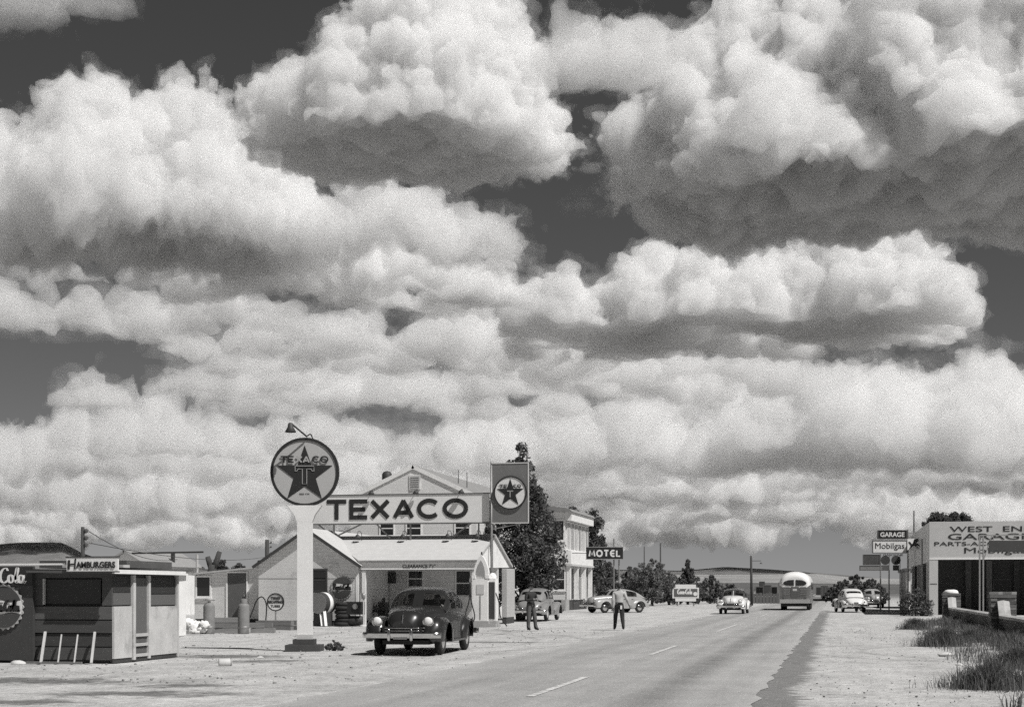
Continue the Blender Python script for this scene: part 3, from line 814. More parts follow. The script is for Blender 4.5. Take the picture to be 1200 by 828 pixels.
p3 = pole('tall leaning utility pole with lamp arm beside the road before the far house', 881, 155, 651, lean=-.015, r=.15, knobs=0, arm=(.9, 1.0))
p4 = pole('thin bare pole rising above the round shrubs beyond the motel', 774, 190, 636, r=.11, knobs=0)
p5 = pole('thin mast standing behind the motel sign', 755, 230, 640, r=.10, knobs=0)
p6 = pole('thin antenna mast above the low buildings beside the garage signs', 1071, 170, 598, r=.10, knobs=0)
def wire(a, b, sag, r=.012):
    pts = [(a[0] + (b[0] - a[0]) * t / 12, a[1] + (b[1] - a[1]) * t / 12, a[2] + (b[2] - a[2]) * t / 12 - sag * 4 * (t / 12) * (1 - t / 12)) for t in range(13)]
    return MB().tube(pts, r, 5)
e1 = at(208, 75); e2 = at(330, 110)
wires = [('lower', .85, e1, hz(656, 75)), ('upper', .93, e2, hz(650, 110))]
tag(wire((p1[0] + .2, p1[1], p1[2] * .96), (e1[0], e1[1], hz(655, 75)), .35).build('overhead_wire', DARK), 'thin upper wire running right from the pole behind the hamburger sign', 'wire', 'overhead wires')
tag(wire((p1[0] + .2, p1[1], p1[2] * .86), (e2[0], e2[1], hz(648, 110)), .5).build('overhead_wire', DARK), 'thin lower wire running from the pole to the workshop roof', 'wire', 'overhead wires')

# white cabin and small gabled house behind the stand
def gable_house(name, label, x0, x1, y0, y1, ze, zr, wall, roofm, over=.25, ridge='y', cat='house'):
    t = thing(name, label, cat, ((x0 + x1) / 2, (y0 + y1) / 2, 0)); a, b = (x1 - x0) / 2, (y1 - y0) / 2
    if ridge == 'y':
        MB().prism([(-a, 0), (a, 0), (a, ze), (0, zr - .04), (-a, ze)], -b, b, 'y').build('wall', wall, t)
        s = (zr - ze) / a
        for g in (1, -1):
            MB().slab((g * (a + over), -b - over, ze - s * over + .10), (0, -b - over, zr + .10), (0, b + over, zr + .10), (g * (a + over), b + over, ze - s * over + .10), .12 * -g).build('roof', roofm, t)
    else:
        MB().prism([(-b, 0), (b, 0), (b, ze), (0, zr - .04), (-b, ze)], -a, a, 'x').build('wall', wall, t)
        s = (zr - ze) / b
        for g in (1, -1):
            MB().slab((-a - over, g * (b + over), ze - s * over + .10), (-a - over, 0, zr + .10), (a + over, 0, zr + .10), (a + over, g * (b + over), ze - s * over + .10), .12 * g).build('roof', roofm, t)
    return t, a, b
x0, _ = on_y(140, 88); x1, _ = on_y(188, 88)
t, a, b = gable_house('gabled_house', 'small white gabled house with grey roof behind the hamburger stand', x0, x1, 86, 94, hz(661, 90), hz(645, 90), WHITE, GREY)
window(t, -.5, .3, .8, 1.9, -4, mullion=False)
MB().box(a - .45, a - .25, .5, .7, 2.9, hz(644, 92)).build('chimney', DARK, t)
x0, _ = on_y(190, 47); x1, _ = on_y(205.5, 47)
wc = thing('white_cabin', 'narrow white cabin wall standing just behind the stand', 'outbuilding', (x0, 47, 0))
MB().box(-1.4, x1 - x0, 0, .85, .05, 2.1).build('wall', WHITE, wc)
MB().slab((-2.6, -.2, 2.2), (x1 - x0 + .2, -.2, 2.2), (x1 - x0 + .2, 1.0, 2.25), (-2.6, 1.0, 2.25), .08).build('roof', ROOFD, wc)
# T post with a thin cross line
x, y = at(231, 70)
tp = thing('t_post', 'thin pale post with dark crossbar above the workshop yard', 'post', (x, y, 0))
MB().cyl((0, 0, 0), (0, 0, hz(649, 70)), .07, .06, 8).build('post', WOODL, tp)
MB().bar((-3.2, 0, hz(648, 70) + .02), (.3, 0, hz(647, 70) + .02), .08).build('crossbar', DARK, tp)
# gas cylinders
GAS = mat('weathered_cylinder', .20, .7, .3, 3, .003, 20, dark=(.52, .6))
for i, (px, py, lab) in enumerate(((245, 742, 'upright weathered gas cylinder with broad valve cap nearer the white heap'), (285.5, 742, 'upright weathered gas cylinder with tall valve cap in front of the dark door'))):
    d = dep(py); x, y = at(px, d); k = d / FOC
    t = thing('gas_cylinder', lab, 'gas cylinder', (x, y, 0), rp.random(), 'gas cylinders in the yard')
    MB().lathe([(.18, 0), (.205, .02), (.205, .96), (.19, 1.02), (.13, 1.08), (.08, 1.1)], 20).build('body', GAS, t, 40)
    MB().lathe([(.207, .18), (.209, .20), (.209, .24), (.207, .26)], 20).build('band', STEEL, t, True)
    if i == 0:
        MB().lathe([(.06, 1.09), (.05, 1.16), (.16, 1.20), (.17, 1.25), (.05, 1.27)], 14).build('valve_cap', PALE, t, 40)
        MB().cyl((-.2, 0, 1.2), (.22, 0, 1.2), .03).build('valve_handle', STEEL, t)
    else:
        MB().lathe([(.13, 1.09), (.13, 1.20), (.12, 1.24), (.02, 1.25)], 14).build('valve_cap', GAS, t, 40)
# white heap
def blob_mesh(r, seed, flat=1.0, n=10, m=14, amp=.25):
    mb = MB(); rows = []
    for i in range(n + 1):
        th = math.pi * i / n; row = []
        for j in range(m):
            ph = 2 * math.pi * j / m; q = r * (1 + amp * (lat(3 * math.cos(ph) * math.sin(th) + seed, 3 * math.sin(ph) * math.sin(th) + seed, 3 * math.cos(th)) - .5) * 2)
            row.append((q * math.sin(th) * math.cos(ph), q * math.sin(th) * math.sin(ph), q * math.cos(th) * flat))
        rows.append(row)
    return mb.grid(rows, True)
x, y = at(230, dep(742))
hp = thing('rag_heap', 'white heap of rags lying left of the gas cylinders', 'heap', (x, y, 0))
rq = random.Random(8)
for k in range(9):
    blob_mesh(rq.uniform(.16, .3), k * 3.1, .7, 8, 10, .5).build('bundle', mat('white_cloth', .78, .9, .12, 6, .02, 15), hp, True, (rq.uniform(-.4, .4), rq.uniform(-.25, .25), rq.uniform(.08, .42)))
# timber stacks
def timbers(label, px0, px1, py, rows_, seed, rz=0.0, grp='timber stacks in the yard'):
    d = dep(py); x0, y0 = at(px0, d); x1, y1 = at(px1, d); Lh = math.hypot(x1 - x0, y1 - y0); r = random.Random(seed)
    t = thing('timber_stack', label, 'timber', ((x0 + x1) / 2, (y0 + y1) / 2, 0), YAW + rz, grp)
    z = .0
    for k in range(rows_):
        for j in range(2):
            hh = .19; a = r.uniform(-.25, .15); l = Lh / 2 * r.uniform(.8, 1.1)
            MB().box(-l + a, l + a, -.28 + j * .30, -.02 + j * .30, z, z + hh - .015).build('beam', mat('timber_%d' % r.randint(0, 2), .17 + .05 * r.randint(0, 2), .9, .35, 2.0, .006, 25, stretch=(1, 6, 6)), t, rz=r.uniform(-.05, .05))
        z += .19
    return t
timbers('stack of weathered square timbers between the two gas cylinders', 248, 290, 741, 3, 1)
timbers('low stack of short weathered timbers right of the gas cylinders', 292, 318, 741, 2, 2)
timbers('pair of timbers lying low beside the white heap', 205, 232, 737, 2, 5)
timbers('slanting row of timbers ending behind the star sign pillar', 306, 352, 738, 2, 3, -.35)
MB_ = None
# a tin can on the dirt
x, y = at(264, dep(780))
cn = thing('tin_can', 'dented pale tin lying on the dirt before the star sign', 'can', (x, y, .07), .5)
MB().lathe([(.02, -.13), (.085, -.13), (.09, -.12), (.09, .12), (.085, .13), (.02, .13)], 14, 'x').build('body', PALE, cn, 40)
MB().lathe([(.091, .10), (.096, .11), (.091, .12)], 14, 'x').build('rim', STEEL, cn)
# ------------------------------------------------------------------ filling station
YF = 64.0
# workshop with gable to the yard, and the lean-to at its left
wx0, dw = on_y(303, YF); wx1, _ = on_y(420, YF)
ws = thing('workshop', 'white gabled workshop with dark window joined to the filling station canopy', 'workshop', ((wx0 + wx1) / 2, YF, 0))
a = (wx1 - wx0) / 2; ze, zr = 2.66, 4.18
MB().prism([(-a, .22), (a, .22), (a, ze), (0, zr), (-a, ze)], 0, 9, 'y').build('wall', CREAM, ws)
MB().box(-a + .02, a - .02, .03, 8.9, 0, .22).build('foundation', DARK, ws)
s = (zr - ze) / a; ov = .25
for g in (1, -1):
    MB().slab((g * (a + .22), -ov, ze - s * .22 + .09), (0, -ov, zr + .09), (0, 9.2, zr + .09), (g * (a + .22), 9.2, ze - s * .22 + .09), .09 * -g).build('roof', ROOF, ws)
    MB().slab((g * (a + .22), -ov - .03, ze - s * .22 + .085), (0, -ov - .03, zr + .085), (0, -ov - .005, zr + .085), (g * (a + .22), -ov - .005, ze - s * .22 + .085), .13 * -g).build('barge_board', DARK, ws)
def wpx(px, t, Y=YF): return on_y(px, Y)[0] - t.location.x
window(ws, wpx(368, ws), wpx(382, ws), hz(691, dw), hz(668, dw), 0, mullion=True, frame=DARK)
MB().box(wpx(417, ws), a + .012, -.022, -.004, .22, ze - .05).build('corner_board', WHITE, ws)
MB().box(-a, wpx(416, ws), -.012, -.003, 2.05, 2.075).build('seam_batten', GREY, ws)
lt0 = wpx(228, ws, YF + 1.2); 
lean = MB(); lean.prism([(lt0, .25), (-a - .004, .25), (-a - .004, 2.58), (lt0, 2.22)], 1.2, 6, 'y'); lean.build('lean_to_wall', CREAM, ws)
MB().slab((lt0 - .2, .95, 2.30), (-a + .3, .95, 2.68), (-a + .3, 6.2, 2.68), (lt0 - .2, 6.2, 2.30), .08).build('lean_to_roof', ROOF, ws)
MB().box(lt0 + .02, -a - .01, 1.23, 5.9, 0, .25).build('lean_to_foundation', DARK, ws)
dl = on_y(265, YF + 1.2)[1]
window(ws, wpx(231, ws, YF + 1.2), wpx(246, ws, YF + 1.2), hz(698, dl), hz(676, dl), 1.2, frame=WHITE, mullion=False)
door(ws, wpx(267, ws, YF + 1.2), wpx(289, ws, YF + 1.2), .3, hz(671, dl), 1.2, GREYD)
# bottle cap sign on the wall
cs = thing('bottle_cap_sign', 'round fluted soda bottle cap sign on the workshop wall above the tyre stack', 'sign', (on_y(401, YF)[0], YF - .03, hz(688, dw)))
cap_emblem(cs, (0, 0, 0), 13.2 * dw / FOC, .80)

# canopy building: roof on posts, bright fascia, back wall with windows
cx0 = on_y(421, YF)[0]; cx1 = on_y(556, YF)[0]; dc = on_y(490, YF)[1]
cb = thing('station_canopy', 'filling station with pale shingled canopy roof and fascia reading CLEARANCE', 'filling station', (cx0, YF, 0))
W = cx1 - cx0
xR = on_y(383, YF + 3.5)[0] - cx0
MB().slab((.0, -.12, 2.84), (W + .15, -.12, 2.84), (W + .15, 3.5, 4.06), (xR, 3.5, 4.06), .10).build('roof', ROOF, cb)
MB().slab((W + .15, 7.3, 2.70), (0, 7.3, 2.70), (xR, 3.5, 4.06), (W + .15, 3.5, 4.06), .10).build('roof', ROOF, cb)
fa = MB().box(.02, W, .0, .12, 2.42, 2.74).build('fascia', WHITE, cb)
MB().box(.02, W, -.012, .0, 2.405, 2.435).build('fascia_strip', GREYD, fa)
lettering("CLEARANCE 7'1\"", fa, (wpx(491, cb), -.008, 2.58), 40 * dc / FOC, .15, .012)
MB().prism([(0.2, 2.5), (7.1, 2.62), (3.5, 3.94), (.0, 2.74)], W - .12, W + .05, 'x').build('gable_end', WHITE, cb)
YB = 4.6
MB().box(0, W, YB, YB + .2, .25, 2.9).build('back_wall', CREAM, cb)
MB().box(.02, W - .02, YB + .02, YB + .18, 0, .25).build('foundation', DARK, cb)
db_ = on_y(490, YF + YB)[1]
def bpx(px): return on_y(px, YF + YB)[0] - cx0
for (p0, p1, q0, q1) in ((479, 495, 686.5, 668), (535, 551, 697, 669)):
    window(cb, bpx(p0), bpx(p1), hz(q0, db_) if q0 < 690 else hz(q0, db_), 2.42, YB, mullion=True, frame=WHITE)
oi = MB().box(bpx(425), bpx(449), YB - .03, YB - .004, .25, 2.40).build('bay_shade_panel', BLACK, cb)  # black sheet on the solid wall, painting the shade inside the bay
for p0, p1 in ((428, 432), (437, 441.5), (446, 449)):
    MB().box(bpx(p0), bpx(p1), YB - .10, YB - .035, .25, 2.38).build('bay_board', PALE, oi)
MB().box(bpx(453), bpx(464), YB - .14, YB - .004, hz(683, db_), hz(670, db_)).build('wall_box', DARK, cb)
for px in (424, 553):
    MB().box(wpx(px, cb), wpx(px, cb) + .16, .02, .15, 0, 2.42).build('post', WHITE, cb)
# right wing behind the pumps, shade painted into its grey siding
MB().box(W + .07, W + .30, 5.2, 7.0, .3, 2.55).build('side_wall', mat('shade_toned_siding', .42, .8, .1, 1.2, .002, 50, wave=(2, .14, .012)), cb)
MB().box(W + .08, W + .28, 5.22, 6.95, 0, .3).build('side_foundation', DARK, cb)
# floodlights standing on the canopy roof
for i, (px, py) in enumerate(((419, 636.5), (472, 635.5), (524.5, 634.5), (559, 632.5))):
    Y = YF + 2.4; x, d = on_y(px, Y)
    t = thing('floodlight', ['leftmost floodlight on the canopy roof above the workshop end', 'second floodlight from the left on the canopy roof', 'third floodlight from the left on the canopy roof', 'rightmost floodlight on the canopy roof near the pole'][i], 'floodlight', (x, Y, 3.68), 0, 'floodlights on the canopy roof')
    MB().tube(spline([(.1, .3, .0), (.10, .25, .45), (.0, .1, .52), (0, 0, .36)], 4), .015, 5).build('arm', DARK, t)
    MB().lathe([(.02, .16), (.06, .14), (.17, .0), (.16, -.01)], 12, 'z', (0, 0, .22)).build('reflector', DARK, t, True)

# two-storey house behind
YH = 76.0; hx, dh = on_y(484, YH); hw = 3.35
ho = thing('two_storey_house', 'tall grey gabled house with attic vent rising behind the canopy roof', 'house', (hx, YH, 0))
ze, zr = 6.30, 7.86
HS = mat('grey_white_siding', .68, .8, .09, 1.0, .002, 50, wave=(2, .15, .014), dark=(.6, .9))
MB().prism([(-hw, 0), (hw, 0), (hw, ze), (0, zr), (-hw, ze)], 0, 18, 'y').build('wall', HS, ho)
s = (zr - ze) / hw
for g in (1, -1):
    MB().slab((g * (hw + .5), -.03, ze - s * .5 + .10), (0, -.03, zr + .10), (0, 18.4, zr + .10), (g * (hw + .5), 18.4, ze - s * .5 + .10), .12 * -g).build('roof', mat('grey_roof', .24, .9, .15, 2, .006, 40, wave=(2, .12, .02)), ho)
    MB().slab((g * (hw + .5), -.07, ze - s * .5 + .11), (0, -.07, zr + .11), (0, -.033, zr + .11), (g * (hw + .5), -.033, ze - s * .5 + .11), .20 * -g).build('barge_board', WHITE, ho)
def hpx(px): return on_y(px, YH)[0] - hx
for (p0, p1) in ((446, 461), (477, 493), (534, 550)):
    window(ho, hpx(p0), hpx(p1), hz(631, dh), hz(606, dh), 0, frame=WHITE)
v_ = MB().box(hpx(480), hpx(493), -.05, -.004, hz(573, dh), hz(556, dh)).build('attic_vent', WHITE, ho)
for k in range(6):
    z0 = hz(572, dh) + k * .11
    MB().slab((hpx(481.5), -.085, z0), (hpx(491.5), -.085, z0), (hpx(491.5), -.052, z0 + .09), (hpx(481.5), -.052, z0 + .09), .012).build('louvre', GREY, v_)
vt = MB().lathe([(.16, 0), (.16, .45), (.27, .5), (.27, .8), (.18, .92), (.02, .96)], 12, 'z', (hpx(434), 3.0, 6.95)).build('roof_ventilator', DARK, ho, 40)
for px, py in ((520.5, 551), (531, 554)):
    MB().cyl((hpx(px), 3, 6.9), (hpx(px), 3, hz(py, dh + 3)), .025, .02, 6).build('roof_rod', DARK, ho)

# the big lettered sign over the canopy
YT = YF + 2.6
tx0, dt = on_y(366, YT); tx1, _ = on_y(573, YT)
bs = thing('fascia_sign', 'long white TEXACO sign board on braces above the canopy roof', 'sign', ((tx0 + tx1) / 2, YT, hz(613.5, dt)))
w_, h_ = tx1 - tx0, (613.5 - 581) * dt / FOC
MB().box(-w_ / 2, w_ / 2, 0, .10, 0, h_).build('board', SIGNW, bs)
fm = MB(); fm.box(-w_ / 2 - .03, w_ / 2 + .03, -.03, .12, h_, h_ + .05); fm.box(-w_ / 2 - .03, w_ / 2 + .03, -.03, .12, -.05, 0); fm.box(-w_ / 2 - .04, -w_ / 2, -.03, .12, 0, h_)
fm.build('frame', GREYD, bs)
# letters TEXACO drawn as broad flat strokes
def bold_word(word, H, sw, gap, W=None):
    G = {'T': ([[(0, 1), (.74, 1)], [(.37, 1), (.37, 0)]], .74), 'E': ([[(.0, 0), (.0, 1)], [(0, 1), (.66, 1)], [(0, .5), (.56, .5)], [(0, 0), (.66, 0)]], .66),
         'X': ([[(0, 0), (.74, 1)], [(0, 1), (.74, 0)]], .74), 'A': ([[(0, 0), (.40, 1)], [(.40, 1), (.80, 0)], [(.16, .27), (.64, .27)]], .80),
         'C': ([arc(.47, .5, .47, .5, 42, 318, 22)], .86), 'O': ([arc(.5, .5, .5, .5, 0, 360, 28)], 1.0), 'M': ([[(0, 0), (.12, 1)], [(.12, 1), (.45, .1)], [(.45, .1), (.78, 1)], [(.78, 1), (.9, 0)]], .9),
         'L': ([[(0, 1), (0, 0)], [(0, 0), (.55, 0)]], .55)}
    x = 0; out = []
    for ch in word:
        st, adv = G[ch]; out += [(x, q) for q in st]; x += adv + gap
    x -= gap; k = (W / (x + sw / H)) if W else H
    mb = MB()
    for i, (ox, q) in enumerate(out):
        pts = [((ox + a_) * k - x * k / 2, sw / 2 + b_ * (H - sw)) for a_, b_ in q]
        if len(pts) == 2:            # square ends for straight strokes
            d = Vector((pts[1][0] - pts[0][0], pts[1][1] - pts[0][1])).normalized() * sw / 2
            if abs(d.x) < 1e-6 or abs(d.y) < 1e-6: pts = [(pts[0][0] - d.x, pts[0][1] - d.y), (pts[1][0] + d.x, pts[1][1] + d.y)]
            else: pts = [(pts[0][0] - d.x * .3, pts[0][1] - d.y * .3), (pts[1][0] + d.x * .3, pts[1][1] + d.y * .3)]
        ribbon(mb, pts, sw, -.002 * (i % 4), .012)
    return mb
lx0, lx1 = on_y(383, YT)[0] - bs.location.x, on_y(549, YT)[0] - bs.location.x
lh = (609 - 585.5) * dt / FOC
bold_word('TEXACO', lh, lh * .21, .34, lx1 - lx0).build('lettering', INK, bs, loc=((lx0 + lx1) / 2, -.012, (613.5 - 609) * dt / FOC))
for px in (437, 489, 542):
    lx = on_y(px, YT)[0] - bs.location.x
    lp = MB().lathe([(.02, .10), (.06, .09), (.15, -.04), (.14, -.05)], 12, 'z', (lx, -.25, h_ + .08)).build('sign_lamp', DARK, bs, True)
    MB().tube([(lx, .05, h_ + .04), (lx, -.08, h_ + .22), (lx, -.25, h_ + .17)], .02, 6).build('lamp_arm', DARK, lp)
zr_ = 4.0 - bs.location.z
for (pa, pb) in ((425, 386), (372, 390), (553, 527), (440, 455)):
    MB().bar((on_y(pa, YT)[0] - bs.location.x, .05, 0), (on_y(pb, YT)[0] - bs.location.x, .3, zr_ - .1), .06).build('brace', STEEL, bs)
for px in (390, 480, 560):
    xx = on_y(px, YT)[0] - bs.location.x
    MB().bar((xx, .16, h_), (xx, .16, zr_ - .35), .07).build('stay', STEEL, bs)

# post and hanging star banner at the right of it
px_, dp = on_y(576, YT - .2)
bn = thing('banner_sign', 'tall grey banner sign with black star roundel hung on a post', 'sign', (px_, YT - .2, 0))
MB().cyl((0, 0, 0), (0, 0, hz(541, dp)), .055, .05, 10).build('post', STEEL, bn, True)
k = dp / FOC
b0, b1, z0, z1 = .03, 43.5 * k, hz(612, dp), hz(543.5, dp)
MB().box(b0, b1, -.04, .04, z0, z1).build('panel', mat('banner_grey', .16, .5, .12, 1.5, dark=(.6, .8)), bn)
fm = MB()
for q in ((b0 - .02, b1 + .03, z1, z1 + .05), (b0 - .02, b1 + .03, z0 - .05, z0), (b1, b1 + .04, z0, z1)): fm.box(q[0], q[1], -.06, .06, q[2], q[3])
fm.build('frame', PALE, bn)
def roundel(parent, c, r, ring, back=True, star_in=None, word_h=.2):
    """white disc, dark rim, dark star with a T, lettering across the upper arms"""
    o = MB().lathe([(.01, -.05), (r, -.05), (r, .05), (.01, .05)], 48, 'y').build('disc', SIGNW if star_in is None else star_in, parent, 40, loc=c)
    MB().lathe([(r * (1 - ring), -.075), (r * 1.005, -.075), (r * 1.005, .07), (r * (1 - ring), .07), (r * (1 - ring), -.075)], 48, 'y').build('rim', INK, o, 40)
    st_ = MB().prism(star_poly(r * .85), -.066, -.053).build('star', INK, o, loc=(0, 0, -r * .02))
    return o, st_
cxn = (599 - 576) * k
o, s_ = roundel(bn, (cxn, -.05, hz(577.5, dp)), 19.5 * k, .07)
for (w1, xx) in (('TE', -.42), ('CO', .42)):
    bold_word({'TE': 'TE', 'CO': 'CO'}[w1], .16, .034, .3, .36).build('lettering', INK, o, loc=(xx * 19.5 * k, -.068, 19.5 * k * .28))
bold_word('T', .30, .05, .3, .28).build('emblem_letter', GREY, o, loc=(0, -.07, -.20))
MB().bar((0, 0, z0 - .3), (b1 * .8, 0, z0 - .06), .04).build('brace', STEEL, bn)
MB().bar((0, -.02, 3.3), (on_y(515, YT)[0] - px_, .2, hz(627, dp)), .04).build('stay', STEEL, bn) if False else None

# star sign on its white pillar
ds = dep(762); x, y = at(357.5, ds); k = ds / FOC
ss = thing('star_sign', 'large round TEXACO star sign on a white pillar with stepped base', 'sign', (x, y, 0), YAW)
zc = hz(553, ds)
MB().prism([(-8.6 * k, .12), (8.6 * k, .12), (8.6 * k, hz(612, ds)), (12 * k, hz(603, ds)), (20 * k, hz(592, ds)), (-20 * k, hz(592, ds)), (-12 * k, hz(603, ds)), (-8.6 * k, hz(612, ds))], -.11, .11, 'y').build('pillar', WHITE, ss)
MB().box(-21 * k, 20 * k, -.42, .42, -.05, .16).build('base_step', mat('dark_concrete', .06, .9, .3, 3, .01, 40), ss)
MB().box(-13 * k, 12 * k, -.26, .26, .16, .30).build('base_step', mat('dark_concrete', .06, .9), ss)
MB().box(-9.2 * k, 9.2 * k, -.13, .13, .30, .42).build('plinth', PALE, ss)
o, s_ = roundel(ss, (0, -.02, zc), 40 * k, .075, star_in=mat('star_sign_face', .40, .4, .05, 2, dark=(.62, .92)))
s_.location.z = -3.0 * k
for (w1, xx, ww, mm) in (('TE', -20.4, 15.2, INK), ('XA', -2.1, 16.4, mat('enamel_letter_grey', .34, .4, .05)), ('CO', 18.3, 19.3, INK)):
    bold_word(w1, 8.2 * k, 1.75 * k, .28, ww * k).build('lettering', mm, o, loc=(xx * k, -.072, 10.5 * k))
# green star shows the letters through: pale outline of the X A across the star's top arm and of the T below
tm = MB()
T_ = [(-11, 10), (11, 10), (11, 4), (9, 4), (7.5, 6.5), (2.6, 6.5), (2.6, -11), (-2.6, -11), (-2.6, 6.5), (-7.5, 6.5), (-9, 4), (-11, 4), (-11, 10)]
ribbon(tm, [(a_ * k, b_ * k - 3 * k) for a_, b_ in T_], .9 * k, -.0, .01)
tm.build('emblem_letter', mat('sign_outline', .30, .5, .05), o, loc=(0, -.072, 0))
lettering('REG. T.M.', o, (0, -.058, -25.5 * k), 12 * k, 1.6 * k, 0, depth=.006)
lm = MB().tube(spline([(9 * k, 0, zc + 39 * k), (7 * k, -.1, zc + 44 * k), (3 * k, -.15, zc + 41.5 * k)], 5), .018, 6).build('lamp_bracket', DARK, ss)
MB().tube(spline([(3 * k, -.15, zc + 41 * k), (-4 * k, -.4, zc + 47 * k), (-11 * k, -.6, zc + 53 * k)], 4), .022, 6).build('lamp_arm', DARK, ss)
MB().lathe([(.03, .17), (.06, .15), (.08, .05), (.145, -.06), (.135, -.07)], 14, 'z', (-13 * k, -.62, zc + 47 * k)).build('lamp_shade', DARK, ss, True)

# lollipop tyre sign, hose
x, y = on_y(323, YF - 1.0)[0], YF - 1.0; d1 = on_y(323, YF - 1)[1]; k = d1 / FOC
ts = thing('tyre_sign', 'small round sign reading TIRES RECAPPING TUBES by the workshop wall', 'sign', (x, y, 0))
zc = hz(705, d1)
MB().lathe([(.005, -.02), (10 * k, -.02), (10 * k, .02), (.005, .02)], 32, 'y').build('disc', SIGNG, ts, 40, loc=(0, 0, zc))
MB().lathe([(9.4 * k, -.04), (10.6 * k, -.04), (10.6 * k, .03), (9.4 * k, .03), (9.4 * k, -.04)], 32, 'y').build('rim', INK, ts, 40, loc=(0, 0, zc))
MB().prism(arc(0, 0, 9.3 * k, 9.3 * k, 195, 345, 16), -.026, -.0205).build('lower_field', SIGNW, ts, loc=(0, 0, zc))
for i, (w1, zz, ww) in enumerate((('TIRES', 4.6, 11.5), ('RECAPPING', 0.2, 18), ('TUBES', -4.8, 12))):
    lettering(w1, ts, (0, -.03, zc + zz * k), ww * k, 3.0 * k, .03, depth=.008)
MB().cyl((0, 0, 0), (0, 0, zc - 10 * k), .035, .035, 8).build('stand', STEEL, ts)
MB().lathe([(.02, 0), (.22, 0), (.2, .05), (.04, .07)], 16).build('foot', DARK, ts)
ah = MB().tube(spline([(-.45, 0, .25), (-.42, 0, .9), (-.60, 0, 1.25), (-.85, -.05, 1.1), (-1.1, -.1, .45), (-1.35, -.1, .12)], 6), .028, 7).build('air_hose', RUBBER, loc=(x, y, 0), smooth=True)
tag(ah, 'black air hose looping from beside the round tyre sign', 'hose')

# things before the workshop wall
x, d1 = on_y(379, YF - .9)
dm = thing('tyre_machine', 'drum shaped tyre machine with dark round face and pale band by the wall', 'machine', (x, YF - .9, 0), -.35)
MB().lathe([(.01, -.36), (.42, -.36), (.46, -.32), (.46, .3), (.42, .36), (.01, .36)], 28, 'y', (0, 0, .98)).build('drum', DARK, dm, 40)
MB().lathe([(.468, -.1), (.475, -.1), (.475, .12), (.468, .12)], 28, 'y', (0, 0, .98)).build('band', WHITE, dm, True)
MB().lathe([(.40, -.375), (.44, -.375), (.44, -.362), (.40, -.362)], 28, 'y', (0, 0, .98)).build('face_ring', STEEL, dm)
MB().box(-.34, .3, -.25, .25, 0, .58).build('stand', DARK, dm)
for i, (xx, ln) in enumerate(((.16, .62), (.36, .66))):
    MB().bar((xx + .12, -.42, .02), (xx - .06, -.30, ln), .12, .03).build('splash_board', WHITE, dm)
tyre_me = MB().lathe([(.17, -.07), (.27, -.085), (.315, -.05), (.325, 0), (.315, .05), (.27, .085), (.17, .07), (.17, -.07)], 22).mesh('tyre', RUBBER, True)
x, d1 = on_y(401, YF - .7)
for kx in range(6):
    o = inst('tyre', tyre_me, None, (x + (kx % 3 - 1) * .025, YF - .7 + (kx % 2) * .03, .09 + kx * .172), (0, 0, kx))
    tag(o, ['lowest black tyre', 'second black tyre from the bottom', 'third black tyre from the bottom', 'fourth black tyre from the bottom', 'second black tyre from the top', 'topmost black tyre'][kx] + ' of the stack under the bottle cap sign', 'tyre', 'stack of tyres under the bottle cap sign')
x, d1 = on_y(416, YF - .6)
cp = thing('air_compressor', 'dark boxy compressor standing at the corner of the open bay', 'compressor', (x, YF - .6, 0))
MB().box(-.32, .34, -.25, .3, .5, 1.05).build('cabinet', BLACK, cp)
MB().lathe([(.01, -.38), (.16, -.36), (.2, -.3), (.2, .3), (.16, .36), (.01, .38)], 16, 'x', (0, 0, .24)).build('tank', DARK, cp, True)
MB().lathe([(.02, -.3), (.12, -.3), (.12, -.26), (.02, -.26)], 14, 'y', (.1, 0, .85)).build('flywheel', STEEL, cp)
for sx in (-.25, .25): MB().box(sx - .03, sx + .03, -.15, .15, 0, .12).build('foot', DARK, cp)
x, d1 = on_y(426, YF - 1.0)
pp = thing('water_stand', 'slim pale standpipe with round foot at the canopy corner', 'standpipe', (x, YF - 1.0, 0))
MB().cyl((0, 0, 0), (0, 0, 1.2), .03, .03, 8).build('pipe', PALE, pp); MB().lathe([(.02, 0), (.18, 0), (.16, .05), (.04, .08)], 14).build('foot', PALE, pp); MB().lathe([(.02, 1.15), (.09, 1.2), (.09, 1.38), (.02, 1.44)], 12).build('head', STEEL, pp, True)
x, d1 = on_y(440, YF + 2.2)
ol = thing('oil_rack', 'dark rack of oil bottles standing in the open bay', 'rack', (x, YF + 2.2, 0))
MB().box(-.4, .4, -.2, .2, 0, .08).build('base', BLACK, ol); MB().box(-.4, .4, -.2, .2, .55, .6).build('shelf', BLACK, ol)
for sx in (-.38, .38): MB().box(sx - .02, sx + .02, -.18, .18, .08, 1.2).build('upright', BLACK, ol)
bot = MB().lathe([(.01, 0), (.055, 0), (.055, .2), (.02, .28), (.02, .34), (.01, .34)], 10).mesh('bottle', mat('oil_bottle', .09, .2, .2, 4), True)
for kx in range(6): inst('bottle', bot, ol, (-.3 + kx * .12, -.06, .6))
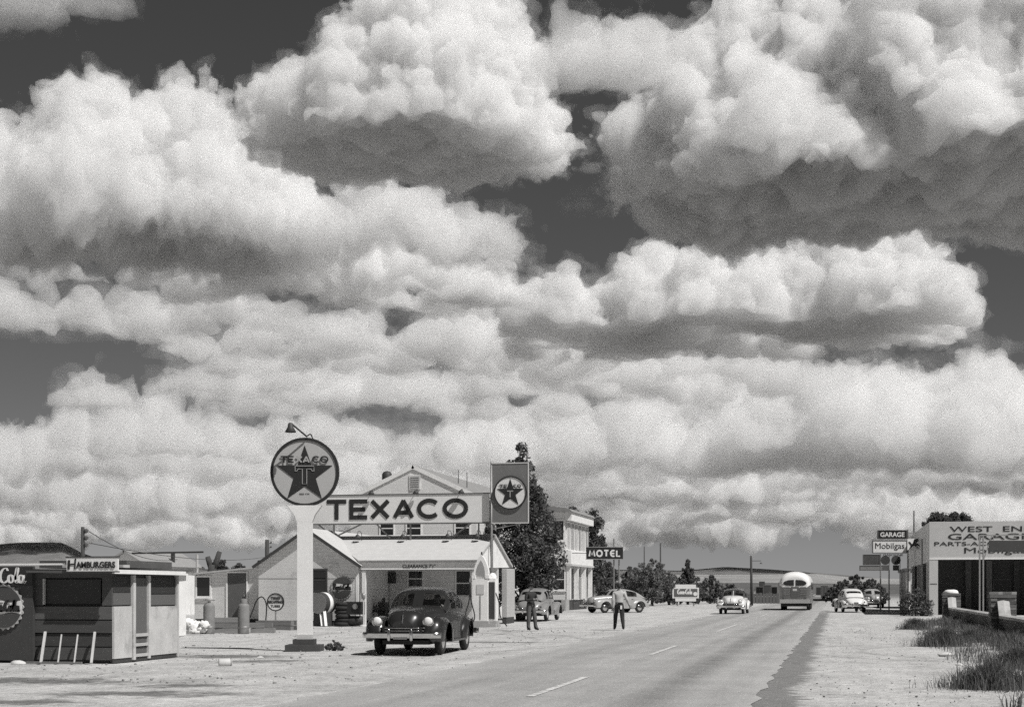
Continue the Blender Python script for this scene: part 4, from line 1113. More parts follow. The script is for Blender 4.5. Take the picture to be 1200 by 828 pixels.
for (px, hh, rr_, lab, mm) in ((434, .95, .29, 'dark oil drum at the left of the open bay', DARK), (448, 1.0, .30, 'dark oil drum right of the oil rack', GREYD)):
    x, d1 = on_y(px, YF + 3.2)
    t = thing('oil_drum', lab, 'drum', (x, YF + 3.2, 0), 0, 'oil drums in the bay')
    MB().lathe([(.02, 0), (rr_, 0), (rr_, .3), (rr_ + .02, .32), (rr_, .34), (rr_, .62), (rr_ + .02, .64), (rr_, .66), (rr_, hh), (rr_ - .02, hh), (.02, hh - .02)], 18).build('body', mm, t, 40)
    MB().lathe([(.02, hh - .02), (.04, hh - .02), (.04, hh + .01), (.02, hh + .02)], 8, 'z', (.15, 0, 0)).build('bung', STEEL, t)

# pumps on their island
YP = on_y(566, 66.5)[0]
x, d1 = on_y(568, YF - .9); k = d1 / FOC
isl = MB().box(-16 * k, 16 * k, -.45, .5, 0, .14).build('pump_island', CONC, loc=(x, YF - .9, 0)); tag(isl, 'low concrete island carrying the fuel pumps', 'pump island')
def pump(label, xx, yy, w, arch):
    t = thing('fuel_pump', label, 'fuel pump', (xx, yy, .14), 0, 'fuel pumps')
    zt = 1.9
    MB().box(-w / 2, w / 2, -.24, .24, .12, zt).build('cabinet', WHITE, t); MB().box(-w / 2 - .05, w / 2 + .05, -.29, .29, 0, .12).build('plinth', CONC, t)
    if arch:
        pts = [(-.30, zt), (.30, zt), (.32, zt + .25), (.26, zt + .55), (.13, zt + .85), (0, zt + 1.0), (-.13, zt + .85), (-.26, zt + .55), (-.32, zt + .25)]
        c = MB().prism(pts, -.12, .12).build('crown', WHITE, t)
        MB().prism([(x_ * .55, zt + .08 + (z_ - zt) * .68) for x_, z_ in pts], -.16, -.122).build('crown_glass', GREY, c)
        MB().cyl((0, 0, zt + .9), (0, 0, zt + 1.12), .05, .03, 8).build('finial', DARK, c)
        MB().box(-w / 2 - .06, -w / 2 + .10, -.26, .26, zt, zt + .14).build('shoulder', WHITE, t); MB().box(w / 2 - .1, w / 2 + .06, -.26, .26, zt, zt + .14).build('shoulder', WHITE, t)
        MB().box(-.16, .16, -.262, -.242, 1.25, 1.65).build('dial', PALE, t)
        MB().box(-.02, .02, -.262, -.242, .2, 1.2).build('panel_seam', GREY, t)
        MB().tube(spline([(-.44, -.3, 1.75), (-.46, -.34, 1.0), (-.62, -.36, .35), (-.5, -.36, .05), (-.32, -.36, .05), (-.22, -.36, .35), (-.38, -.34, 1.0), (-.42, -.3, 1.72)], 7), .026, 7).build('hose', RUBBER, t, True)
        MB().bar((-.44, -.3, 1.7), (-.44, -.24, 1.9), .05).build('nozzle', STEEL, t)
    else:
        MB().box(-w / 2 + .03, w / 2 - .03, -.262, -.242, .2, 1.75).build('front_panel', DARK, t)
        MB().lathe([(.02, zt), (w / 2, zt), (w / 2, zt + .1), (w / 4, zt + .22), (.02, zt + .24)], 14).build('cap', WHITE, t, 40)
        MB().tube(spline([(w / 2, -.2, 1.3), (w / 2 + .15, -.25, .9), (w / 2 + .22, -.25, .3), (w / 2 + .5, -.25, -.1)], 5), .024, 7).build('hose', RUBBER, t, True)
    return t
pump('white fuel pump with pointed glass crown and hanging hose', x - 3 * k, YF - 1.0, .62, True)
pump('narrow white fuel pump with dark front panel beside the crowned pump', x + 9 * k, YF - .8, .34, False)
# slatted white rack between station and parked car
x, d1 = on_y(601, 82)
sl = thing('slat_rack', 'white slatted rack standing under the tall tree', 'rack', (x, 82, 0))
for kx in range(6): MB().box(-.24 + .02 * kx, .26, -.05, .05, .35 + kx * .21, .50 + kx * .21).build('slat', WHITE, sl)
for sx in (-.2, .2): MB().box(sx - .02, sx + .02, .051, .09, 0, 1.7).build('upright', WHITE, sl)
# ------------------------------------------------------------------ vehicles of about 1940
def interp_rows(keys, ys):
    """keys: list of tuples (y, a, b, c...) -> values at ys, smooth"""
    K = [k[0] for k in keys]; out = []
    m = len(keys[0])
    for y in ys:
        i = 0
        while i < len(K) - 2 and y > K[i + 1]: i += 1
        t = (y - K[i]) / (K[i + 1] - K[i]); t = min(1, max(0, t)); r = [y]
        for c in range(1, m):
            p0 = keys[max(0, i - 1)][c]; p1 = keys[i][c]; p2 = keys[i + 1][c]; p3 = keys[min(len(keys) - 1, i + 2)][c]
            r.append(.5 * (2 * p1 + (p2 - p0) * t + (2 * p0 - 5 * p1 + 4 * p2 - p3) * t * t + (3 * p1 - p0 - 3 * p2 + p3) * t ** 3))
        out.append(r)
    return out
def frange(a, b, n): return [a + (b - a) * i / n for i in range(n + 1)]
def paint(name, v, rough=.28, coat=.6):
    if name in _M: return _M[name]
    m = mat(name, v, rough, .06, 2.0, spec=.5, dark=(.58, .85)); m.node_tree.nodes['Principled BSDF'].inputs['Coat Weight'].default_value = coat
    m.node_tree.nodes['Principled BSDF'].inputs['Coat Roughness'].default_value = .12
    return m
def surf_section(hw, zb, zs, zt, e=.62, nlow=3, n=20):
    pts = [(-hw, zb + (zs - zb) * i / nlow) for i in range(nlow)]
    for k in range(n + 1):
        a = math.pi * k / n; c = math.cos(a); s_ = math.sin(a)
        pts.append((-math.copysign(abs(c) ** e, c) * hw, zs + (zt - zs) * s_ ** .85))
    pts += [(hw, zb + (zs - zb) * i / nlow) for i in range(nlow - 1, -1, -1)]
    return pts
def make_car(label, body, loc, rz, roof=None, fast=False, dusty=False, occupants=False, whitewall=False, visor=False):
    t = thing('parked_car' if not occupants else 'sedan_car', label, 'car', (loc[0], loc[1], 0), rz)
    roof = roof or body
    trunk = 1.92 if not fast else 2.3
    # --- main body: hood, cowl, lower cabin, tail
    keys = [(-2.34, .24, .50, .66, .84), (-2.29, .33, .46, .74, .97), (-2.15, .40, .43, .82, 1.07), (-1.7, .48, .40, .90, 1.14), (-1.1, .60, .38, .97, 1.19), (-.80, .69, .36, 1.0, 1.20), (-.45, .765, .34, 1.0, 1.15),
            (.2, .80, .33, 1.0, 1.08), (.9, .79, .33, .99, 1.06), (1.4, .74, .34, .97, 1.08), (1.8, .66, .36, .90, 1.06), (2.1, .57, .38, .80, .98), (2.32, .45, .42, .66, .82), (2.42, .30, .46, .56, .66)]
    rows = [[(x, r[0], z) for x, z in surf_section(r[1], r[2], r[3], r[4])] for r in interp_rows(keys, frange(-2.34, 2.42, 64))]
    mb = MB().grid(rows)
    for row in (rows[0], rows[-1]): mb.add(row, [tuple(range(len(row)))])
    bd = mb.build('body', body, t, 50)
    MB().box(-.55, .55, -2.0, 2.0, .26, .36).build('underbody', BLACK, t)
    # --- greenhouse with real openings
    g = [(-.80, .690, 1.165), (-.66, .70, 1.30), (-.52, .71, 1.44), (-.40, .715, 1.545), (-.22, .72, 1.60), (.1, .725, 1.645), (.5, .725, 1.655), (.85, .72, 1.635), (1.15, .70, 1.58), (1.5, .665, 1.45), (1.8, .62, 1.28), (2.02, .55, 1.06)] if not fast else \
        [(-.80, .690, 1.165), (-.66, .70, 1.30), (-.52, .71, 1.44), (-.40, .715, 1.545), (-.22, .72, 1.60), (.1, .725, 1.635), (.5, .72, 1.62), (.95, .70, 1.55), (1.4, .66, 1.42), (1.8, .60, 1.24), (2.15, .50, 1.02), (2.3, .44, .9)]
    ys = [-.80, -.75, -.60, -.45, -.40, -.33, -.26, -.10, .05, .20, .28, .36, .50, .70, .88, .96, 1.02, 1.12, 1.24, 1.32, 1.42, 1.52, 1.62, 1.70, 1.8, 1.9, g[-1][0]] if not fast else \
         [-.80, -.75, -.60, -.45, -.40, -.33, -.26, -.10, .05, .20, .36, .44, .60, .80, 1.0, 1.15, 1.25, 1.40, 1.55, 1.65, 1.80, 1.95, 2.15, 2.3]
    ang = [0, 5, 15, 24, 32, 40, 47, 53, 58, 64, 72, 81, 88, 92, 99, 108, 116, 122, 127, 133, 140, 148, 156, 165, 175, 180]
    gr = interp_rows(g, ys); belt = .99; P = []
    for r in gr:
        row = []
        for a in ang:
            c, s_ = math.cos(R(a)), math.sin(R(a))
            row.append((-math.copysign(abs(c) ** .52, c) * (r[1] + .02), r[0], belt + (r[2] - belt) * s_ ** .66))
        P.append(row)
    shell = []; panes = {'windshield': [], 'rear_window': [], 'side_window': {}}
    for i in range(len(ys) - 1):
        ym = (ys[i] + ys[i + 1]) / 2
        for j in range(len(ang) - 1):
            am = (ang[j] + ang[j + 1]) / 2; a_ = min(am, 180 - am); q = (i, j); key = None
            side_ = 'L' if am < 90 else 'R'
            if -.75 < ym < -.45 and 40 < a_ and not (88 < am < 92): key = ('windshield', side_)
            elif 5 < a_ < 47:
                if -.33 < ym < .20: key = ('side_window', side_ + 'a')
                elif (.28 if not fast else .36) < ym < (.88 if not fast else .95): key = ('side_window', side_ + 'b')
                elif 1.0 < ym < 1.3: key = ('side_window', side_ + 'c')
            if key is None and (1.42 if not fast else 1.25) < ym < (1.70 if not fast else 1.65) and 58 < a_: key = ('rear_window', 'R')
            if key is None: shell.append(q)
            else: panes.setdefault('all', {}).setdefault(key, []).append(q)
    n = len(ang); verts = [p for row in P for p in row]
    def fidx(q): i, j = q; return (i * n + j, i * n + j + 1, (i + 1) * n + j + 1, (i + 1) * n + j)
    MB().add(verts, [fidx(q) for q in shell]).build('roof', roof, t, 40)
    for (kind, _s), qs in panes['all'].items():
        used = sorted({v for q in qs for v in fidx(q)}); mp = {v: i for i, v in enumerate(used)}
        cx = sum(verts[v][0] for v in used) / len(used)
        MB().add([(verts[v][0] * .992, verts[v][1], verts[v][2] - .004) for v in used], [tuple(mp[v] for v in fidx(q)) for q in qs]).build(kind, GLASS, t, True)
    # interior
    MB().box(-.60, .60, .15, .32, .55, 1.14).build('front_seat', GREY, t); MB().box(-.60, .60, 1.05, 1.25, .55, 1.16).build('rear_seat', GREY, t)
    MB().box(-.62, .62, -.62, -.45, .8, 1.04).build('dashboard', DARK, t)
    MB().lathe([(.18, -.012), (.20, 0), (.18, .012), (.17, 0), (.18, -.012)], 20, 'y', (.36, -.32, 1.06)).build('steering_wheel', BLACK, t)
    # --- fenders
    yf, yr, wr = -1.52, 1.44, .345
    def fender(keys, yw, side_, name):
        rows = []
        for r in interp_rows(keys, frange(keys[0][0], keys[-1][0], 30)):
            y, xc, fw, zt, zc = r; row = []
            for k in range(15):
                a = math.pi * (1 - k / 14); x = xc + fw * math.copysign(abs(math.cos(a)) ** .75, math.cos(a)); z = zc + (zt - zc) * math.sin(a) ** .8
                row.append([x, y, z])
            low = .34; dy = abs(y - yw)
            if dy < .46: low = max(low, wr + math.sqrt(max(0, .46 ** 2 - dy ** 2)) * .98)
            for p in row[7:]: p[2] = max(p[2], min(low, zt - .015))
            zl = min(low, row[-1][2])
            for f in (.5, 1.0): row.append([xc + fw - .012 * f, y, row[14][2] + (zl - row[14][2]) * f])
            rows.append([(side_ * p[0], p[1], p[2]) for p in row])
        mb = MB().grid(rows)
        for row in (rows[0], rows[-1]): mb.add(row, [tuple(range(len(row)))])
        return mb.build(name, body, t, 50)
    ff = [(-2.36, .62, .10, .60, .52), (-2.32, .64, .19, .74, .52), (-2.2, .67, .235, .86, .54), (-1.95, .69, .25, .935, .55), (-1.5, .69, .255, .945, .56), (-1.1, .69, .24, .88, .55), (-.75, .70, .20, .74, .5), (-.42, .72, .11, .56, .46)]
    rf = [(.72, .72, .10, .56, .46), (.86, .71, .18, .72, .48), (1.1, .69, .225, .86, .52), (1.45, .68, .24, .91, .54), (1.85, .66, .225, .84, .52), (2.15, .62, .19, .70, .5), (2.36, .58, .12, .56, .46)]
    for s_ in (-1, 1):
        fender(ff, yf, s_, 'front_fender'); fender(rf, yr, s_, 'rear_fender')
        MB().box(min(s_ * .74, s_ * .88), max(s_ * .74, s_ * .88), -.9, .95, .30, .35).build('running_board', body, t)
        for yw in (yf, yr):
            w = MB().lathe([(.20, -.075), (.30, -.08), (.335, -.055), (.345, 0), (.335, .055), (.30, .08), (.20, .075)], 26, 'x', (s_ * .72, yw, .345)).build('wheel', RUBBER, t, 50)
            if whitewall: MB().lathe([(.20, .079), (.20, .085), (.29, .085), (.29, .079), (.20, .079)] if s_ > 0 else [(.20, -.079), (.20, -.085), (.29, -.085), (.29, -.079), (.20, -.079)], 26, 'x', (s_ * .72, yw, .345)).build('whitewall', WHITE, w)
            MB().lathe([(.01, s_ * .095), (.08, s_ * .092), (.13, s_ * .082), (.19, s_ * .078), (.20, s_ * .06)], 20, 'x', (s_ * .72, yw, .345)).build('hub_cap', CHROME if not dusty else PALE, w, True)
        # headlights faired into the fenders
        hl = MB().lathe([(.02, .34), (.07, .24), (.115, .10), (.125, .0), (.118, -.02)], 18, 'y', (s_ * .60, -2.29, .83)).build('headlight', body, t, True)
        MB().lathe([(.118, -.03), (.132, -.025), (.132, .0), (.118, .005), (.118, -.03)], 18, 'y', (s_ * .60, -2.29, .83)).build('headlight_rim', CHROME, hl)
        MB().lathe([(.01, -.055), (.06, -.048), (.118, -.02)], 18, 'y', (s_ * .60, -2.29, .83)).build('lens', mat('lens', .75, .12, .03, 4), hl, True)
        MB().lathe([(.01, .07), (.05, .06), (.06, .0), (.05, -.03)], 12, 'y', (s_ * .60, 2.30, .72)).build('tail_light', GREYD, t, True)
        for yy in (-.02, .64):
            MB().bar((s_ * .805, yy + .08, .93), (s_ * .82, yy + .22, .93), .02, .03).build('door_handle', CHROME, t)
        for yy in (-.46, .24, .94):
            hh = interp_rows(keys, [yy])[0][1]
            MB().box(min(s_ * (hh - .01), s_ * (hh + .002)), max(s_ * (hh - .01), s_ * (hh + .002)), yy - .007, yy + .007, .36, .97).build('door_seam', BLACK, t)
    # --- bright work
    def bumper(y, sgn):
        pts = [(-.92, y + sgn * -.16, .50), (-.8, y + sgn * -.06, .50), (-.45, y, .50), (.45, y, .50), (.8, y + sgn * -.06, .50), (.92, y + sgn * -.16, .50)]
        rows = []
        for p in spline(pts, 5): rows.append([(p[0], p[1], p[2] - .07), (p[0], p[1] + sgn * .03, p[2] - .04), (p[0], p[1] + sgn * .035, p[2] + .04), (p[0], p[1], p[2] + .07), (p[0], p[1] - sgn * .02, p[2])])
        b = MB().grid(rows, True).build('bumper', CHROME, t, 50)
        for x in (-.26, .26): MB().lathe([(.01, -.15), (.035, -.13), (.04, 0), (.03, .13), (.01, .15)], 10, 'z', (x, y + sgn * .045, .51)).build('overrider', CHROME, b, True)
        for x in (-.35, .35): MB().bar((x, y - sgn * .01, .48), (x, y - sgn * .35, .44), .05).build('bumper_iron', BLACK, b)
        return b
    bumper(-2.54, -1); bumper(2.52, 1)
    gl = MB().box(-.46, .46, -2.385, -2.25, .44, .70).build('grille', BLACK, t)
    for k in range(4): MB().tube([(-.54, -2.30, .47 + k * .066), (-.34, -2.40, .47 + k * .066), (.34, -2.40, .47 + k * .066), (.54, -2.30, .47 + k * .066)], .017, 6).build('grille_bar', CHROME, gl, True)
    MB().tube([(0, -2.36, .78), (0, -2.30, .98), (0, -2.1, 1.085), (0, -1.7, 1.145), (0, -1.0, 1.20)], .014, 6).build('hood_trim', CHROME, t)
    MB().box(-.16, .16, -2.575, -2.56, .40, .54).build('number_plate', mat('plate', .16, .5, .1, 3), t)
    if True: MB().box(-.16, .16, 2.62, 2.63, .58, .72).build('number_plate', mat('plate', .16, .5, .1, 3), t)
    MB().bar((0, -.745, 1.20), (0, -.44, 1.50), .03).build('windshield_bar', body, t)
    MB().tube([(-.69, -.80, 1.0), (-.75, 0, 1.0), (-.75, .6, 1.0), (-.72, 1.2, .99), (-.64, 1.7, .97)], .012, 5).build('belt_trim', CHROME, t)
    MB().tube([(.69, -.80, 1.0), (.75, 0, 1.0), (.75, .6, 1.0), (.72, 1.2, .99), (.64, 1.7, .97)], .012, 5).build('belt_trim', CHROME, t)
    if visor: MB().slab((-.70, -.66, 1.50), (.70, -.66, 1.50), (.66, -.34, 1.60), (-.66, -.34, 1.60), .02).build('sun_visor', roof, t)
    return t
def place(px, py): return at(px, dep(py))
P_BLACK = paint('black_car_paint', .020, .34, .35); P_GREY = paint('dusty_grey_car_paint', .22, .4, .3); P_WHITE = paint('cream_car_paint', .66, .35, .4); P_SILV = paint('pale_grey_car_paint', .33, .32, .5)
xa, ya = at(497, 38.6)
car1 = make_car('black sedan with chrome grille and two occupants driving off the forecourt', P_BLACK, (xa, ya), R(2.5), occupants=True)
car1.scale = (1.03, 1.0, .98)
xa, ya = at(630, dep(727) + 1.0)
car2 = make_car('dusty grey sedan parked tail to the road behind the standing man', P_GREY, (xa, ya), R(180), dusty=True)
xa, ya = at(722, dep(717.5) + .6)
car3 = make_car('pale fastback car parked nose left in front of the motel', P_SILV, (xa, ya), YAW - R(90) + R(33), fast=True)
xa, ya = at(860.5, dep(719) + 1.4)
car4 = make_car('light two-tone sedan driving towards the camera in the left lane', P_WHITE, (xa, ya), R(-2), roof=paint('dark_top_paint', .06, .3))
xa, ya = at(996, dep(717) + .8)
car5 = make_car('white rounded sedan heading away on the right verge', P_WHITE, (xa, ya), R(180 + 9), fast=False)
xa, ya = at(1022, 136)
car6 = make_car('grey sedan facing the camera beyond the white rounded sedan', P_SILV, (xa, ya), R(6))

# --- the coach, seen from behind
def make_bus(label, loc, rz):
    t = thing('motor_coach', label, 'bus', (loc[0], loc[1], 0), rz)
    ALU = mat('fluted_aluminium', .24, .42, .12, 2.0, metal=.5, wave=(2, .16, .05)); CREAMW = paint('coach_white', .8, .35, .4)
    hw, L_ = 1.22, 10.4
    def sec(y, ins, zt):        # ring around the body
        pts = []
        for (x, z) in ((-1, .55), (-1.0, 1.0), (-1.0, 1.55), (-.99, 2.0), (-.97, 2.25), (-.91, 2.48), (-.78, 2.68), (-.55, 2.85), (-.25, 2.94), (0, 2.96), (.25, 2.94), (.55, 2.85), (.78, 2.68), (.91, 2.48), (.97, 2.25), (.99, 2.0), (1.0, 1.55), (1.0, 1.0), (1, .55)):
            zz = .55 + (z - .55) * zt
            pts.append((x * (hw - ins), y, zz))
        return pts
    lo_rows = []; hi_rows = []
    prof = [(-L_ / 2, .5, .90), (-L_ / 2 + .12, .22, .95), (-L_ / 2 + .4, .06, .99), (-L_ / 2 + 1, 0, 1), (0, 0, 1), (L_ / 2 - 1.2, 0, 1), (L_ / 2 - .7, .015, .995), (L_ / 2 - .4, .05, .975), (L_ / 2 - .2, .10, .945), (L_ / 2 - .08, .16, .915), (L_ / 2 - .01, .24, .87), (L_ / 2 + .015, .34, .82)]
    rows = [sec(*p) for p in prof]
    low = [[r[i] for i in (0, 1, 2, 3)] for r in rows]; lowr = [[r[i] for i in (15, 16, 17, 18)] for r in rows]
    top = [r[3:16] for r in rows]
    mb = MB().grid(low).grid(lowr); e0, e1 = rows[0], rows[-1]
    mb.add([e0[i] for i in (0, 1, 2, 3, 15, 16, 17, 18)], [(0, 1, 6, 7), (1, 2, 5, 6), (2, 3, 4, 5)]); mb.add([e1[i] for i in (0, 1, 2, 3, 15, 16, 17, 18)], [(0, 1, 6, 7), (1, 2, 5, 6), (2, 3, 4, 5)])
    mb.build('lower_body', ALU, t, 40)
    mb = MB().grid(top); mb.add(e0[3:16], [tuple(range(13))]); mb.add(e1[3:16], [tuple(range(13))])
    mb.build('roof', CREAMW, t, 40)
    yr_ = L_ / 2 + .02
    for s_ in (-1, 1):
        pts = [(s_ * .07, 1.88), (s_ * .62, 1.90), (s_ * .80, 1.98), (s_ * .86, 2.08), (s_ * .76, 2.20), (s_ * .5, 2.30), (s_ * .07, 2.33)]
        f = MB().prism([(x * 1.02, z) for x, z in pts], yr_ - .25, yr_ + .02, 'y').build('rear_window', BLACK, t)
        MB().prism([(s_ * .1 + (x - s_ * .1) * .95, 2.15 + (z - 2.15) * .9) for x, z in pts], yr_ + .021, yr_ + .03, 'y').build('pane', PANE, f)
        for k in range(9):
            y = -4.3 + k * .98
            w = MB().box(s_ * (hw + .004) - .01, s_ * (hw + .004) + .01, y, y + .82, 1.62, 2.15).build('side_window', PANE, t)
        MB().lathe([(.01, .05), (.07, .04), (.08, 0)], 12, 'y', (s_ * .80, yr_ + .02, .98)).build('tail_light', GREYD, t)
        for yw in (-3.2, 2.5):
            w = MB().lathe([(.25, -.14), (.42, -.15), (.48, -.1), (.49, 0), (.48, .1), (.42, .15), (.25, .14)], 22, 'x', (s_ * .98, yw, .49)).build('wheel', RUBBER, t, 50)
            MB().lathe([(.01, s_ * .1), (.25, s_ * .14), (.26, s_ * .1)], 18, 'x', (s_ * .98, yw, .49)).build('hub', STEEL, w)
    MB().box(-.30, .30, yr_ - .12, yr_ + .03, .98, 1.80).build('engine_door', GREYD, t)
    MB().box(-.16, .16, yr_ + .031, yr_ + .05, 1.48, 1.66).build('number_plate', PALE, t)
    for s_ in (-1, 1):
        for k in range(5): MB().box(min(s_ * .38, s_ * .86), max(s_ * .38, s_ * .86), yr_ - .1, yr_ + .025, 1.0 + k * .17, 1.11 + k * .17).build('louvre_panel', ALU, t)
    MB().box(-1.12, 1.12, yr_ - .1, yr_ + .16, .56, .86).build('bumper', mat('dull_aluminium', .5, .4, .1, 3, metal=.5), t)
    for x in (-.2, 0, .2): MB().lathe([(.01, .05), (.04, .04), (.045, 0)], 10, 'y', (x, yr_ - .10, 2.52)).build('marker_lamp', DARK, t)
    MB().box(-1.0, 1.0, -4.9, 4.9, .32, .56).build('underbody', BLACK, t)
    return t
xa, ya = at(933.5, dep(715) + 5.0)
make_bus('streamlined coach with white roof and fluted sides driving away in the right lane', (xa, ya), math.pi)
# ------------------------------------------------------------------ people
SKIN = mat('skin', .26, .6, .1, 8); HAIR = mat('dark_hair', .015, .7, .3, 20)
def skin_figure(J, E, root, mats, pick, name, parent, sub=2):
    """J: joints name -> (x, y, z, r); E: edges; one continuous surface"""
    me = bpy.data.meshes.new(name); names = list(J); ix = {n: i for i, n in enumerate(names)}
    me.from_pydata([J[n][:3] for n in names], [(ix[a], ix[b]) for a, b in E], [])
    ob = bpy.data.objects.new('tmp_figure', me); COL.objects.link(ob)
    md = ob.modifiers.new('skin', 'SKIN'); sk = me.skin_vertices[0].data
    for n in names:
        r = J[n][3]; rr_ = r if isinstance(r, tuple) else (r, r)
        sk[ix[n]].radius = rr_; sk[ix[n]].use_root = (n == root)
    md.use_smooth_shade = True; md.branch_smoothing = .4
    sb = ob.modifiers.new('sub', 'SUBSURF'); sb.levels = sub; sb.render_levels = sub
    dg = bpy.context.evaluated_depsgraph_get(); dg.update()
    out = bpy.data.meshes.new_from_object(ob.evaluated_get(dg)); bpy.data.objects.remove(ob)
    out.name = name; out.materials.clear()
    for m in mats: out.materials.append(m)
    segs = [(Vector(J[a][:3]), Vector(J[b][:3]), a, b) for a, b in E]
    for p in out.polygons:
        c = p.center; best = None
        for a, b, na, nb in segs:
            d = b - a; t = max(0, min(1, (c - a).dot(d) / max(1e-9, d.length_squared))); q = (c - a - d * t).length
            if best is None or q < best[0]: best = (q, na, nb, t)
        p.material_index = pick(best[1], best[2], best[3], c); p.use_smooth = True
    return inst(name, out, parent)
def hand(J, E, wrist, s, pos, direction, curl=(0, 0, -.3)):
    w = Vector(pos); d = Vector(direction).normalized(); sd = d.cross(Vector((0, 1, 0))); sd = sd.normalized() if sd.length > .1 else Vector((1, 0, 0))
    palm = s + '_palm'; p = w + d * .08; J[palm] = (*p, (.034, .022)); E.append((wrist, palm))
    for k, (off, ln) in enumerate(((-.030, .075), (-.010, .09), (.011, .085), (.030, .068))):
        b = p + sd * off + d * .03; m = b + d * ln * .5; t = b + d * ln * .9 + Vector(curl) * ln * .4
        n0 = '%s_finger%d' % (s, k)
        J[n0] = (*m, .0095); J[n0 + 't'] = (*t, .008); E += [(palm, n0), (n0, n0 + 't')]
    b = w + d * .045 - sd * .042; J[s + '_thumb'] = (*b, .0115); J[s + '_thumbt'] = (*(b + d * .05 - sd * .012), .009); E += [(palm, s + '_thumb'), (s + '_thumb', s + '_thumbt')]
def figure(label, loc, rz, pose, shirt, trousers, shoe, hat=None, hairm=HAIR, sc=1.0, group=None, legs=True, sleeve='long'):
    t = thing('person', label, 'person', loc, rz, group)
    J = {'pelvis': (0, 0, .95, (.17, .14)), 'waist': (0, 0, 1.08, (.168, .135)), 'chest': (0, .0, 1.30, (.20, .15)), 'collar': (0, .0, 1.45, (.125, .10)), 'neck': (0, -.005, 1.53, .055),
         'jaw': (0, -.025, 1.60, (.066, .075)), 'skull': (0, -.012, 1.68, (.080, .095)), 'crown': (0, 0, 1.745, (.062, .075)), 'nose': (0, -.118, 1.652, .014)}
    E = [('pelvis', 'waist'), ('waist', 'chest'), ('chest', 'collar'), ('collar', 'neck'), ('neck', 'jaw'), ('jaw', 'skull'), ('skull', 'crown'), ('skull', 'nose')]
    for s, g in (('l', 1), ('r', -1)):
        sh = (g * .19, 0, 1.42); el, wr = pose[s + '_arm']
        J[s + '_ear'] = (g * .088, .0, 1.655, .014); E.append(('skull', s + '_ear'))
        J[s + '_shoulder'] = (*sh, .080); J[s + '_elbow'] = (*el, .060); J[s + '_wrist'] = (*wr, .040)
        E += [('collar', s + '_shoulder'), (s + '_shoulder', s + '_elbow'), (s + '_elbow', s + '_wrist')]
        dv = Vector(wr) - Vector(el); hand(J, E, s + '_wrist', s, wr, dv)
        if legs:
            kn, an = pose[s + '_leg']
            J[s + '_hip'] = (g * .10, 0, .88, .115); J[s + '_knee'] = (*kn, .088); J[s + '_ankle'] = (*an, .070)
            to = pose.get(s + '_toe', (an[0] + g * .03, an[1] - .17, an[2] - .055)); J[s + '_ball'] = (*to, .042); J[s + '_heel'] = (an[0], an[1] + .035, an[2] - .05, .042)
            E += [('pelvis', s + '_hip'), (s + '_hip', s + '_knee'), (s + '_knee', s + '_ankle'), (s + '_ankle', s + '_ball'), (s + '_ankle', s + '_heel')]
    def pick(a, b, f, c):
        n = a + ' ' + b
        if 'finger' in n or 'thumb' in n or 'palm' in n: return 2
        if 'ball' in n or 'heel' in n: return 3
        if 'skull' in n or 'jaw' in n or 'crown' in n or 'nose' in n or 'ear' in n.replace('heart', ''): return 4 if (c.z > 1.70 or (c.y > .02 and c.z > 1.60)) else 2
        if 'neck' in n: return 2 if c.z > 1.5 else 0
        if 'hip' in n or 'knee' in n or 'ankle' in n: return 1
        if 'elbow' in n and 'wrist' in n: return 0 if sleeve == 'long' or f < .15 else 2
        if 'pelvis' in n and 'waist' in n: return 1 if f < .55 else 0
        return 0
    b = skin_figure(J, E, 'pelvis', [shirt, trousers, SKIN, shoe, hairm], pick, 'body', t)
    hz_ = MB(); rows = []
    # short hair as a cap of its own
    for i in range(7):
        th = R(8 + i * 14); rows.append([(.092 * math.sin(th) * math.cos(2 * math.pi * k / 16), .012 + .112 * math.sin(th) * math.sin(2 * math.pi * k / 16) , 1.675 + .102 * math.cos(th) - (.03 if math.sin(2 * math.pi * k / 16) > .2 and i > 4 else 0) + (.05 if math.sin(2 * math.pi * k / 16) < -.4 and i > 4 else 0)) for k in range(16)])
    MB().grid(rows, True).add(rows[0], [tuple(range(16))]).build('hair', hairm, t, True)
    for g in (1, -1):
        MB().lathe([(.002, -.012), (.011, -.006), (.011, .004)], 8, 'y', (g * .033, -.098, 1.672)).build('eye', mat('eye', .03, .2, .1), t)
    MB().box(-.022, .022, -.108, -.096, 1.603, 1.609).build('mouth', mat('lips', .12, .6, .1), t)
    if legs: MB().lathe([(.148, 1.025), (.152, 1.03), (.152, 1.055), (.148, 1.06), (.148, 1.025)], 20).build('belt', BLACK, t); t.children[-1].scale = (1.05, .80, 1)
    if hat == 'cap':
        MB().lathe([(.01, 1.80), (.085, 1.795), (.125, 1.775), (.118, 1.745), (.098, 1.70)], 18).build('cap', mat('cap_cloth', .02, .7, .2, 10), t, True)
        MB().add([(-.085, -.085, 1.715), (.085, -.085, 1.715), (.06, -.165, 1.695), (-.06, -.165, 1.695), (-.085, -.085, 1.725), (.085, -.085, 1.725), (.06, -.165, 1.703), (-.06, -.165, 1.703)], [(0, 1, 2, 3), (7, 6, 5, 4), (0, 4, 5, 1), (1, 5, 6, 2), (2, 6, 7, 3), (3, 7, 4, 0)]).build('cap_peak', BLACK, t)
    t.scale = (sc, sc, sc)
    return t
UNI = mat('dark_uniform', .03, .85, .2, 6, .004, 30); TRO = mat('grey_trousers', .085, .85, .2, 6, .004, 30); SHI = mat('pale_shirt', .42, .85, .12, 5, .004, 25); DTR = mat('dark_trousers', .022, .85, .2, 6, .004, 30); SHOE = mat('black_shoes', .015, .4, .2, 8); BOOT = SHOE
x, y = at(622, dep(738.5))
